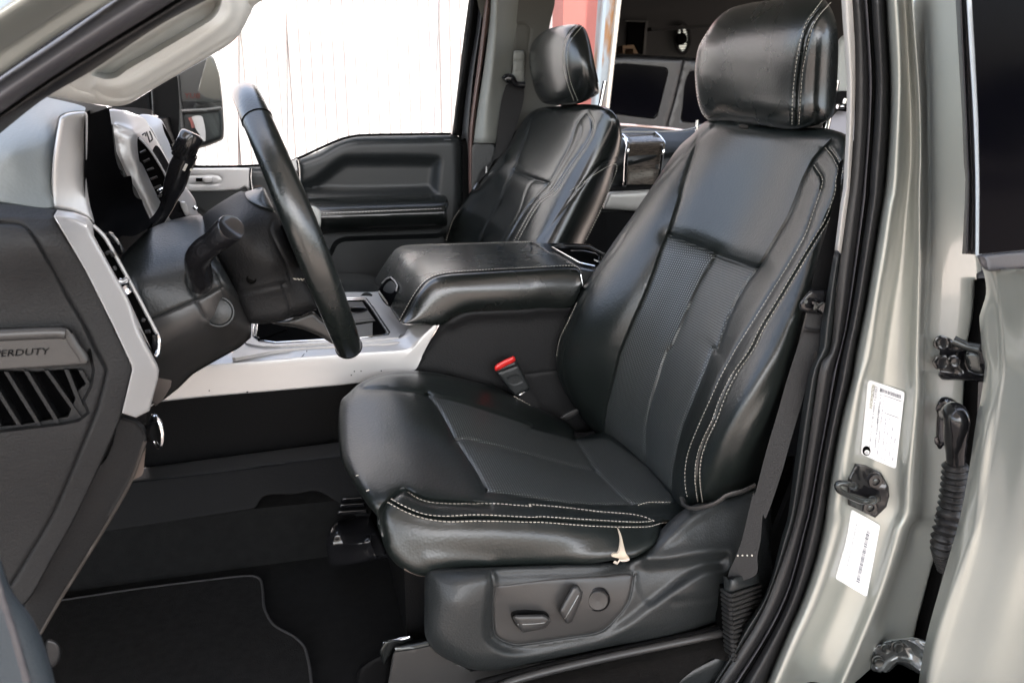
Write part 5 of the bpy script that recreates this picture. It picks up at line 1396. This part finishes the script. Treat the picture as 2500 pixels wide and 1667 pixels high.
sheet('armrest', 'B3 985,185 1100,182 1400,180 1400,228 960,232', 2.44, PLK, rr, step=6, T=.05, ew=4, D=.008)
sheet('silver_armrest_face', 'B3 960,236 975,228 1500,228 1500,375 930,374 910,360', 2.42, mat('pale_satin_trim', (.33, .32, .30), .35, metal=.2), rr, step=6, T=.05, ew=12, D=.015)
sheet('lower_panel', 'B3 850,400 1500,378 1500,900 700,900', 2.46, PLK, rr, step=14, T=.04, sm=False, grooves=[('B3 920,420 910,700', .004, 4)])
q = atY(tr('A3 1683,1060'), 2.5)[0]
tube('lock_pin', [q - [0, 0, .01], q + [0, 0, .028]], (.006, .0045), CHR, rr, n=8)
ptube('sill_edge', 'A3 1050,1082 1500,1078 1640,1058 1760,1008 1850,950', 2.5, .003, SIL, rr, n=6)
# rear bench (dark, only its shoulder shows through)
rb = thing('rear_bench', 'dark rear bench seat behind the front seats', 'seat', (1.6, 1.7, .93))
prism('bench_base', [(1.35, 1.0, .95), (1.95, 1.0, .95), (1.95, 1.0, 1.25), (1.35, 1.0, 1.28)], (0, 1.45, 0), LEA, rb, bev=.03)
prism('bench_back', [(1.9, 1.0, 1.2), (2.05, 1.0, 1.2), (2.2, 1.0, 1.72), (2.1, 1.0, 1.72)], (0, 1.45, 0), LEA, rb, bev=.03)
# rear side window seen past the near headrest
rw = thing('rear_bracket', 'pale grey rounded trim with a dark bracket seen right of the near headrest', 'trim', tuple(bx(2055, 200, 1.9)))
sheet('trim_cover', 'A4 800,420 830,330 880,285 960,270 960,770 800,770', 1.9, mat('pale_round_trim', (.30, .31, .29), .5), rw, step=5, T=.08, ew=20, D=.03)
sheet('bracket', 'A4 780,765 960,765 960,905 830,910 780,890', 1.88, PLK, rw, step=5, T=.05, ew=5, D=.01)
ptube('bracket_glint', 'A4 820,875 875,875', 1.85, .006, CHR, rw, n=6, res=4)
ptube('bracket_glint', 'A4 885,810 878,850', 1.85, .006, CHR, rw, n=6, res=4)
sheet('shelf', 'A4 690,1070 780,960 830,910 960,905 960,1150 700,1080', 1.95, mat('lilac_grey_trim', (.34, .33, .36), .5), rw, step=6, T=.03)

# ================================================================== driver B pillar
bp_ = thing('driver_pillar_assembly', 'champagne painted middle pillar with rubber seals, stickers and striker between the two left doors', 'pillar', (.68, .82, 1.4))
TR1 = 'A4 850,-60 868,200 895,800 892,1000 880,1200 868,1567 B4 850,300 797,710'
c_trim = tr('A4 850,-60 865,200 893,600 897,800 890,1100 875,1400 865,1567 B4 855,230 825,480 780,760 735,1060 690,1300 660,1567 C4 600,330 545,600 500,900 440,1350 410,1567 D4 370,350 280,700 200,900 60,1100 -60,1330 -300,1700')
c_band = tr('A4 935,-60 950,100 966,400 963,900 950,1200 920,1567 B4 905,300 870,560 830,880 790,1300 750,1567 C4 690,270 640,550 560,1100 500,1450 D4 430,380 300,750 180,1030 0,1320 -250,1700')
c_bandr = tr('A4 1030,-60 1045,100 1070,500 1078,800 1060,1200 1030,1567 B4 1010,400 960,800 890,1300 830,1567 C4 790,350 740,650 650,1150 570,1567 D4 560,250 490,520 400,820 220,1180 60,1430 -120,1700')
c_bl = tr('A4 1080,-60 1095,200 1120,600 1112,900 1090,1250 1070,1500 B4 1070,250 1020,600 960,1000 900,1350 850,1567 C4 810,430 740,800 680,1100 595,1567 D4 570,300 490,620 380,950 190,1300 20,1567 -60,1700')
c_br = tr('A4 1210,-60 1225,200 1250,700 1242,1100 1220,1400 1205,1567 B4 1190,300 1150,550 1100,850 1050,1150 965,1567 C4 940,400 860,700 790,1050 720,1500 D4 720,200 640,550 520,900 390,1200 240,1567 190,1700')
c_r1 = tr('A4 1300,-60 1330,300 1340,700 1320,1200 1300,1567 B4 1270,350 1220,700 1150,1100 1080,1567 C4 1010,450 950,800 890,1150 830,1500 D4 850,200 760,550 640,900 500,1200 340,1567 280,1700')
c_r2 = tr('A4 1370,-60 1390,300 1420,900 1420,1300 1400,1567 B4 1380,400 1340,800 1280,1200 1230,1567 C4 1200,500 1150,900 1100,1300 D4 1060,200 960,600 830,950 680,1300 560,1700')
c_ed = tr('A4 1430,-60 1455,300 1490,800 1500,1300 1490,1567 B4 1490,700 1480,1200 1470,1567 C4 1465,600 1410,1200 1390,1567 D4 1350,250 1290,450 1180,800 1000,1250 860,1567 800,1700')
c_e2 = tr('A4 1500,-60 1520,300 1545,800 1550,1300 1550,1567 B4 1545,700 1530,1200 1520,1567 C4 1520,600 1480,1200 1455,1567 D4 1420,250 1360,450 1240,800 1060,1250 930,1567 880,1700')
c_in = tr('A4 1600,-60 1620,800 1640,1567 B4 1640,700 1620,1200 1590,1567 C4 1590,600 1560,1200 1540,1567 D4 1480,250 1420,500 1320,850 1180,1300 1080,1700')
c_fa = tr('A4 1850,-60 1870,800 1900,1567 B4 1980,700 2000,1000 1950,1567 C4 1940,400 1900,900 1850,1500 D4 1800,200 1700,500 1580,900 1480,1300 1400,1700')
zc = tr('A4 850,-60 865,200 893,600 897,800 890,1100 875,1400 865,1567 B4 850,300 797,712')
trim = loft('upper_trim', [(zc + [0, 0], .905), (zc + np.c_[np.linspace(12, 8, len(zc)), np.zeros(len(zc))], .893), (tr('A4 940,-60 955,200 968,600 962,900 945,1200 920,1567 B4 900,380 850,740'), .90)], BEIGE, bp_, nt=30, k=4, thick=.03)
lt0 = tr('B4 797,718 780,800 735,1060 690,1300 660,1567 C4 600,330 545,600 500,900 440,1350 410,1567 D4 370,350 280,700 200,900 60,1100 -60,1330 -300,1700')
lt1 = tr('B4 853,745 820,950 790,1300 750,1567 C4 690,270 640,550 560,1100 500,1450 D4 430,380 300,750 180,1030 0,1320 -250,1700')
loft('lower_trim', [(lt0, .915), ((resamp(lt0, 40)+resamp(lt1, 40))/2, .898), (lt1, .905)], PLB, bp_, nt=60, k=5, thick=.03)
loft('seal_band', [(c_band, .90), ((resamp(c_band, 40)*.5+resamp(c_bandr, 40)*.5), .893), (c_bandr, .895)], RUB, bp_, nt=70, k=4, thick=.03)
loft('seal_lip', [(c_bandr, .896), ((resamp(c_bandr, 40)+resamp(c_bl, 40))/2, .886), (c_bl, .905)], RUBG, bp_, nt=70, k=4, thick=.02)
m1 = resamp(c_bl, 40); m2 = resamp(c_br, 40)
loft('seal_bulb', [(m1, .90), (m1*.8+m2*.2, .878), (m1*.5+m2*.5, .868), (m1*.2+m2*.8, .874), (m2, .888)], RUB, bp_, nt=70, k=5, thick=.02)
ptube('seal_bead', c_bl, .888, .0022, VOID, bp_, n=6)
pil = loft('painted_pillar', [(c_br, .885), (resamp(c_br, 40)*.75+resamp(c_r1, 40)*.25, .864), (c_r1, .852), (resamp(c_r1, 40)*.5+resamp(c_r2, 40)*.5, .866), (c_r2, .874), (resamp(c_r2, 40)*.35+resamp(c_ed, 40)*.65, .858), (c_ed, .838), (c_e2, .850), (c_in, .885), (c_fa, .93)], PAINT, bp_, nt=80, k=6, thick=.02)
blk = loft('rear_door_gap', [(tr('B4 1960,900 1940,1300 1900,1567 C4 1880,300 1840,900 1800,1500 D4 1640,500 1500,950 1440,1300 1400,1700'), .925), (tr('B4 2060,850 2100,1300 2060,1567 C4 2100,300 2000,900 1900,1500 D4 1850,500 1650,950 1600,1300 1500,1700'), .935)], RUB, bp_, nt=30, k=4, thick=.02)
ptube('rear_door_seal', 'B4 2010,950 1990,1250 1930,1567 C4 1920,400 1880,1000 D4 1640,620 1560,950 1500,1200 1440,1567', .915, .009, VOID, bp_, n=8)
# stickers
def sticker(name, s, label_=None):
    return sheet(name, s, on(pil, .0018), WHITE, bp_, step=6, T=.002, back=(0, .0012, 0), sm=False)
s1 = sticker('information_sticker', 'C4 1085,433 1100,432 1350,518 1368,530 1370,545 1302,1138 1295,1148 1280,1148 1032,1042 1018,1030 1016,1012 1070,450')
s2_ = sticker('barcode_sticker', 'D4 948,150 1160,268 1170,280 1168,295 1065,848 1050,855 815,715 808,700 880,450 905,340 935,160')
def S1(u, v):
    """sticker 1 frame: u across (0..1), v down (0..1)"""
    a = np.array([1088, 436.]); b = np.array([1368, 530.]); c = np.array([1020, 1036.]); d = np.array([1296, 1146.])
    p = (a*(1-u)+b*u)*(1-v) + (c*(1-u)+d*u)*v
    return np.array([1800 + p[0]/3.357, 800 + p[1]/3.357])
def marks(name, segs, surf, m, par, fr, off=.0006):
    V = []; Fc = []
    for (u0, v0, u1, v1) in segs:
        P = hit(surf, [fr(u0, v0), fr(u1, v0), fr(u1, v1), fr(u0, v1)], off)
        k = len(V); V += list(P); Fc.append((k, k+1, k+2, k+3))
    return mesh_from(name, V, Fc, m, par, smooth=False)
rnd = random.Random(5)
bars = []
u = .30
while u < .93:
    w = rnd.choice((.006, .010, .016)); bars.append((u, .045, min(u+w, .93), .095)); u += w + rnd.choice((.007, .010, .014))
marks('barcode', bars, s1, INK, s1, S1)
u = .42
dots = []
while u < .95:
    dots.append((u, .118, u+.014, .130)); u += .024
marks('barcode_digits', dots, s1, INK, s1, S1)
txt = []
for col_, (v0, v1, dens_) in {.17: (.06, .98, .5), .33: (.12, .96, .7), .42: (.16, .93, .7), .55: (.36, .96, .4), .65: (.40, .96, .4), .77: (.40, .96, .4), .88: (.42, .96, .4)}.items():
    v = v0
    while v < v1:
        h = rnd.uniform(.004, .012)
        if rnd.random() < dens_: txt.append((col_, v, col_ + .035, v + h))
        v += h + .006
marks('small_print', txt, s1, mat('faint_ink', (.16, .17, .20), .6), s1, S1)
marks('table_line', [(.50, .345, .93, .352), (.13, .05, .14, .20), (.13, .05, .22, .054), (.22, .05, .225, .2)], s1, INK, s1, S1)
# heading running down the left edge
e0 = S1(.045, .03); ud = S1(.045, .5) - S1(.045, .0); ud = ud / np.linalg.norm(ud)
text_px('sticker_heading', 'INFORMATION', S1(.04, .30) , -ud*9.5 , np.array([-9.0, -3.2]), s1, INKY, s1, off=.0004, th=.0003) if False else None
text_px('sticker_heading', 'NOITAMROFNI'[::-1], S1(.14, .36), -ud * 8.6, (S1(0, .3) - S1(.11, .3)), s1, INKY, s1, off=.0004, th=.0003)
text_px('sticker_code', 'LE YE at 0F EPBOD', S1(.36, .52), -ud * 5.4, (S1(0, .3) - S1(.07, .3)) , s1, INK, s1, off=.0004, th=.0003)
pc = S1(.13, .93)
th8 = np.linspace(0, 2*math.pi, 20)[:-1]
sheet('round_symbol', np.c_[pc[0] + 9.5*np.cos(th8), pc[1] + 11.5*np.sin(th8)], on(s1, .0012), VOID, s1, step=3, T=.002, back=(0, .0008, 0))
sheet('round_symbol_inset', np.c_[pc[0] + 1 + 6.0*np.cos(th8), pc[1] + 3.5 + 5.5*np.sin(th8)], on(s1, .002), WHITE, s1, step=3, T=.002, back=(0, .0008, 0))
text_px('symbol_mark', '35', pc + np.array([-3.8, 6.0]), np.array([6.8, 2.]), np.array([1., -7.0]), None, INK, s1, Y=hit(s1, [pc], 0)[0][1] - .0032, th=.0002)
def S2(u, v):
    a = np.array([942, 155.]); b = np.array([1168, 285.]); c = np.array([810, 705.]); d = np.array([1058, 853.])
    p = (a*(1-u)+b*u)*(1-v) + (c*(1-u)+d*u)*v
    return np.array([1800 + p[0]/3.357, 1200 + p[1]/3.357])
bars = []
v = .14
while v < .90:
    w = rnd.choice((.006, .010, .016)); bars.append((.60, v, .72, min(v+w, .9))); v += w + rnd.choice((.008, .012, .016))
marks('barcode', bars, s2_, INK, s2_, S2)
txt = []
for col_ in (.12, .22, .32, .44, .86):
    v = .08
    while v < .93:
        h = rnd.uniform(.006, .02)
        if rnd.random() < .35: txt.append((col_, v, col_ + .03, v + h))
        v += h + .008
marks('small_print', txt, s2_, mat('very_faint_ink', (.30, .31, .34), .6), s2_, S2)
# clear stickers, almost invisible, skipped; striker
sk = sheet('striker_plate', 'C4 978,1118 1062,1130 1180,1188 1240,1300 1247,1380 1222,1468 1130,1557 918,1455 912,1400 920,1240', on(pil, .007), GLK, bp_, step=4, T=.01, back=(0, .007, 0), ew=8, D=.003, sm=False,
           grooves=[('C4 1000,1140 1010,1210 1070,1290 1200,1320', -.0035, 7), ('C4 940,1400 1130,1500', .002, 10)])
ks = hit(sk, tr('C4 965,1300'), .001)[0]; ke = hit(sk, tr('C4 1145,1395'), .001)[0]
lp_ = np.vstack([ks, atY(tr('C4 900,1278 840,1272 818,1290 840,1335'), (ks[1]-.030)), atY(tr('C4 1010,1418 1070,1422'), (ke[1]-.028)), ke])
tube('striker_loop', lp_, .0040, STEEL, sk, n=14, res=60)
tube('striker_collar', [ks, ks + (lp_[1]-ks)*.35], .0056, STEEL, sk, n=14)
tube('striker_collar', [ke, ke + (lp_[-2]-ke)*.5], .0056, STEEL, sk, n=14)
for q in ('C4 1125,1250', 'C4 1080,1465'):
    c = hit(sk, tr(q), .001)[0]
    disc('screw', c, (-.25, -1, .1), .0105, .004, GLK, sk, prof=[(.0105, -.003), (.0105, .001), (.009, .003), (.0055, .0034), (.0045, .001), (.0001, .001)])
    disc('screw_socket', c + np.array([-.0002, -.0022, 0]), (-.25, -1, .1), .0035, .001, STEEL, sk, n=6)

# hinges
def bolt(q, Y, par, r=.009, hexa=True, h=.008):
    c = atY(tr(q), Y)[0]
    return disc('bolt', c, (-.35, -1, .1), r, h, GLK if par.name=='door_hinge' else STEEL, par, n=6 if hexa else 20, prof=[(r*1.0, -h), (r*1.0, -h*.75), (r*.8, -h*.7), (r*.8, -.001), (r*.7, .0), (r*.5, -.0005), (.0001, -.0005)])
h1 = thing('door_hinge', 'upper black steel hinge of the rear door with three bolts', 'hinge', tuple(bx(2300, 860, .88)), group='hinges on the painted pillar')
sheet('leaf', 'C4 1610,90 1640,75 1700,70 1750,90 1790,130 1960,180 2060,200 2060,440 2000,445 1800,430 1680,425 1640,400 1630,350 1590,340 1575,300 1600,240 1605,150', cl('C4 1650,150 1650,330', .895) + cl('C4 1800,130 1800,400', .885) + cl('C4 2000,200 2000,430', .86), GLK, h1, step=4, T=.02, ew=6, D=.006,
      grooves=[('C4 1660,385 1800,405 2010,425', -.006, 5), ('C4 1640,90 1612,180 1612,250', -.004, 4), ('C4 1870,230 1880,330 2010,380', .008, 12)])
ptube('arm', 'C4 1770,105 1880,150 1985,175', (.875, .85), (.007, .006, .008), STEEL, h1, n=10, res=16)
sheet('knuckle', 'C4 1860,230 1890,190 1960,195 2050,240 2050,390 1900,350 1880,290', .862, STEEL, h1, step=5, T=.03, ew=12, D=.012)
bolt('C4 1690,130', .875, h1, hexa=False, r=.010); bolt('C4 1685,290', .872, h1, r=.011); bolt('C4 1790,283', .872, h1, hexa=False, r=.0085)
text_px('stamped_code', '020626', np.array([1800+1612/3.357, 800+240/3.357]), np.array([7.5, .8]), np.array([0, -7.]), None, STEEL, h1, Y=.876, th=.0006)
h2 = thing('door_hinge', 'lower bright steel hinge of the rear door beneath the ribbed conduit', 'hinge', tuple(bx(2190, 1610, .85)), group='hinges on the painted pillar')
sheet('leaf', 'D4 1115,1290 1150,1250 1185,1245 1200,1225 1330,1200 1420,1190 1500,1205 1560,1240 1520,1500 1450,1470 1330,1410 1290,1430 1230,1500 1180,1515 1140,1480 1095,1460 1090,1400', cl('D4 1130,1300 1150,1470', .87) + cl('D4 1300,1250 1300,1400', .868) + cl('D4 1500,1250 1480,1450', .84), STEELB, h2, step=4, T=.02, ew=7, D=.007,
      grooves=[('D4 1200,1240 1360,1210 1450,1240 1520,1300', -.008, 6), ('D4 1420,1270 1450,1330 1500,1370', .008, 8), ('D4 1150,1460 1190,1500 1260,1430 1310,1390 1400,1400 1490,1460', -.008, 6)])
bolt('D4 1165,1405', .855, h2, hexa=False); bolt('D4 1225,1300', .857, h2, hexa=False, r=.007); bolt('D4 1325,1285', .85, h2, hexa=False, r=.009)
text_px('stamped_code', '96440', np.array([1800+1205/3.357, 1200+1445/3.357]), np.array([4.5, -6.5]), np.array([-5., -4.]), None, CHR, h2, Y=.8555, th=.0005)

# ribbed wiring conduit
wcn = thing('wiring_conduit', 'ribbed black rubber wiring boot bridging pillar and rear door', 'conduit', tuple(bx(2310, 1150, .85)))
sheet('grommet', 'C4 1690,562 1620,580 1570,650 1550,720 1543,850 1560,920 1600,970 1660,1000 1700,960 1820,900 1830,650 1760,580', .895, GLK, wcn, step=4, T=.02, ew=10, D=.01, grooves=[('C4 1700,600 1640,640 1610,720 1600,850 1625,940', -.006, 5), ('C4 1740,610 1680,650 1655,720 1650,850 1665,950', -.006, 5)])
ptube('elbow', 'C4 1750,700 1780,700 1800,760 1790,900 1790,1000 1790,1120', (.87, .845, .835, .84, .845, .85), (.0150, .0158, .0150, .0142, .0125, .0118), GLK, wcn, n=20, res=40)
cps = np.c_[tr('C4 1790,1110 1780,1250 1760,1400 1730,1567 D4 1740,200 1700,350 1690,480 1700,640'), [.85, .85, .85, .848, .845, .84, .84, .84]]
cps = resamp(cps, 260)
Pc = atY(cps[:, :2], cps[:, 2])
L_ = np.r_[0, np.cumsum(np.linalg.norm(np.diff(Pc, axis=0), axis=1))]; pit = L_[-1] * .80 / 14.5
rad_ = []
for l in L_:
    if l < L_[-1]*.80:
        ph_ = (l / pit) % 1
        rad_.append(.0128 + .0050 * (1 - abs(2*ph_ - 1)) ** .8)
    else:
        rad_.append(.0165 - .007*(l/L_[-1]-.8)/.2 + .0006*math.sin(l*1400))
tube('bellows', Pc, rad_, RUB, wcn, n=24)

# rear door, swung open
rd = thing('rear_door_assembly', 'champagne painted rear door swung open with black tinted window, right edge', 'door', tuple(bx(2450, 800, .80)))
DC5 = tr('B4 2110,860 2130,885 2160,1100 2180,1250 2195,1400 2200,1567 C4 2210,350 2160,700 2100,1150 2030,1567 D4 1960,500 1760,1200 1650,1567 1630,1700')
DC6 = DC5 + np.c_[np.linspace(70, 240, len(DC5)), np.zeros(len(DC5))]
dsk = loft('door_skin', [
    (tr('B4 1950,755 2010,860 2040,1050 2000,1200 1985,1250 1995,1400 2010,1567 C4 2030,300 2000,550 1960,750 1900,1150 1820,1567 D4 1700,650 1560,1150 1495,1500 1480,1700'), .80),
    (tr('B4 1965,765 2030,868 2070,1050 2040,1200 2035,1250 2040,1400 2055,1567 C4 2065,300 2040,550 2000,750 1940,1150 1860,1567 D4 1750,650 1600,1150 1530,1500 1500,1700'), .785),
    (tr('B4 2000,800 2060,880 2110,1050 2120,1250 2130,1400 2140,1567 C4 2140,300 2090,600 2040,850 1990,1150 1930,1567 D4 1830,560 1640,1150 1560,1500 1530,1700'), .772),
    (tr('B4 2040,840 2090,892 2130,1100 2145,1250 2160,1400 2165,1567 C4 2170,350 2120,700 2060,1150 1980,1567 D4 1900,500 1700,1200 1590,1567 1570,1700'), .765),
    (tr('B4 2110,860 2130,885 2160,1100 2180,1250 2195,1400 2200,1567 C4 2210,350 2160,700 2100,1150 2030,1567 D4 1960,500 1760,1200 1650,1567 1630,1700'), .760),
    (resamp(DC5, 60)*.8 + resamp(DC6, 60)*.2, .745), (resamp(DC5, 60)*.5 + resamp(DC6, 60)*.5, .722), (DC6, .690), (DC6 + [150, 0], .62)], PAINT, rd, nt=80, k=6, thick=.03)
sheet('window_glass', 'A4 1915,-80 1945,400 1975,1000 1985,1567 B4 1980,740 2350,705 2900,690 2900,-600 A4 2900,-80', .735, TINT, rd, step=30, T=.006, sm=False)
loft('window_weatherstrip', [(tr('A4 1785,-60 1810,400 1840,900 1860,1400 B4 1870,100 1855,500 1842,738'), .845), (tr('A4 1830,-60 1850,400 1875,900 1895,1400 B4 1900,100 1890,500 1880,740'), .825), (tr('A4 1860,-60 1885,400 1905,900 1925,1400 B4 1930,100 1930,500 1925,742'), .835), (tr('A4 1895,-60 1920,400 1945,900 1965,1400 B4 1965,100 1965,500 1960,748'), .80)], RUBG, rd, nt=40, k=5, thick=.02)
ptube('window_edge', 'A4 1905,-60 1930,400 1960,900 1978,1400 B4 1980,400 1978,750', .775, .0032, mat('pale_blue_edge', (.65, .70, .72), .35), rd, n=8)
sheet('belt_moulding', 'B4 1965,755 1985,745 2350,712 2900,690 2900,840 2350,858 2090,882 2050,878 2010,850', .745, RUBG, rd, step=7, T=.03, ew=7, D=.008, grooves=[('B4 2000,748 2040,790 2055,870', -.004, 4)])

# ================================================================== driver belt
be = thing('driver_seat_belt', 'black seat belt webbing running down beside the driver seat into a ribbed boot', 'seat belt', tuple(bx(1800, 1400, .93)))
sheet('upper_webbing', 'B4 868,-40 852,100 840,350 800,690 750,1055 615,1030 650,830 700,650 760,440 810,200 835,0', .945, WEB, be, step=7, T=.004)
lo = sheet('lower_webbing', 'B4 570,1240 590,1180 700,1220 690,1400 665,1567 C4 640,180 590,400 520,650 430,950 360,1200 230,1567 D3 2225,180 2205,400 2180,520 2165,680 1940,740 1945,660 1990,560 2050,400 2110,150 2150,0 C4 140,1380 240,1000 330,700 400,450 480,200 540,30', cl('B4 640,1200 C4 450,600 150,1400 D3 2060,600', (.93, .925, .92, .91)), WEB, be, step=6, T=.004, grooves=[('B4 545,1350 620,1370 680,1365', -.003, 4)])
stitch('stitching', ['D3 2010,520 2175,520'], lo, THREAD, lo, ln=.0025, gap=.004, w=.0022)
sheet('latch_guide', 'B4 510,1150 540,1100 600,1035 640,1030 735,1042 725,1130 700,1150 610,1130 690,1230 600,1225 560,1220 520,1200', .915, GLK, be, step=3.5, T=.02, ew=8, D=.008)
sheet('latch_tongue', 'B4 620,1180 645,1110 655,1150 700,1130 720,1140 690,1160 650,1200 625,1205', .905, STEEL, be, step=3, T=.006, ew=3, D=.002)
disc('guide_rivet', bx(1800+562/3.357, 400+1130/3.357, .91), (-.3, -1, .1), .003, .003, STEEL, be, n=12)
cap_ = sheet('boot_cap', 'D3 1900,690 1935,700 1945,720 2165,640 2180,660 2195,745 1975,820 1945,825 1905,800', cl('D3 1905,740', .915) + cl('D3 1960,720 1960,810', .895) + cl('D3 2180,660 2190,740', .935), PLB, be, step=4, T=.03, ew=5, D=.004, sm=False)
for i in range(15):
    y = 812 + i * 37.5
    xl_ = 1890 + i * 2.2; xr_ = 2205 - max(0, i - 3) * 17
    sx = 1958 + i * 2.0
    dy = (xr_ - sx) * .34
    P = atY([tr('D3 %f,%f' % (xl_, y - 8))[0], tr('D3 %f,%f' % (sx, y + 40))[0], tr('D3 %f,%f' % (xr_, y + 40 - dy))[0]], [.925, .892, .945])
    if xr_ > sx + 12:
        r_i = tube('boot_rib', [P[0], P[0]*.5 + P[1]*.5, P[0]*.1 + P[1]*.9, P[1], P[1]*.9 + P[2]*.1, P[1]*.5 + P[2]*.5, P[2]], .0030, PLG, be, n=8)
prism('boot_core', [bx(1200+1905/3.357, 1200+790/3.357, .93), bx(1200+2190/3.357, 1200+720/3.357, .96), bx(1200+2010/3.357, 1200+1330/3.357, .96), bx(1200+1925/3.357, 1200+1350/3.357, .93)], (.0, .03, 0), VOID, be)

# sill area, lower right
sill = thing('door_sill', 'dark carpet and blue black plastic sill beside the seat base', 'sill', (.4, .88, .93)); tag(sill, kind='structure'); del sill['category']; del sill['label']
sheet('sill_carpet', 'D3 -200,1640 500,1480 1000,1365 1500,1260 1870,1170 1960,1200 1950,1380 1800,1370 1500,1600 1400,1800 -200,1900', cl('D3 0,1600 1800,1190', (.95, .955)) + cl('D3 500,1700 1600,1500', .89), mat('brown_black_carpet', (.016, .015, .014), .9, spec=.15, bump=.9, bscale=900, bdist=.003, var=.4, vscale=90), sill, step=9, T=.05)
sheet('sill_cover', 'D3 1560,1500 1700,1420 1800,1370 1880,1340 1940,1400 1960,1500 1800,1720 1400,1800 1450,1600', .91, PLB, sill, step=7, T=.05, ew=16, D=.012)
prism('sill_board', [(-.6, .80, .90), (1.4, .80, .90), (1.4, .80, .93), (-.6, .80, .93)], (0, .12, 0), PLK, sill)
# dark side wall inside the cab below the belt, keeps the far gap closed
inn = thing('cab_side_lining', 'dark lining inside the body behind the driver seat', 'panel', (1.0, .97, 1.2)); tag(inn, kind='structure'); del inn['category']; del inn['label']
prism('lining', [(.62, .985, .93), (2.4, .985, .93), (2.4, .985, 1.5), (.80, .985, 1.5)], (0, .01, 0), PLK, inn)

for o in list(bpy.data.objects):
    if o.type == 'MESH' and o.parent is None and 'kind' not in o and 'label' not in o:
        print('UNTAGGED', o.name)
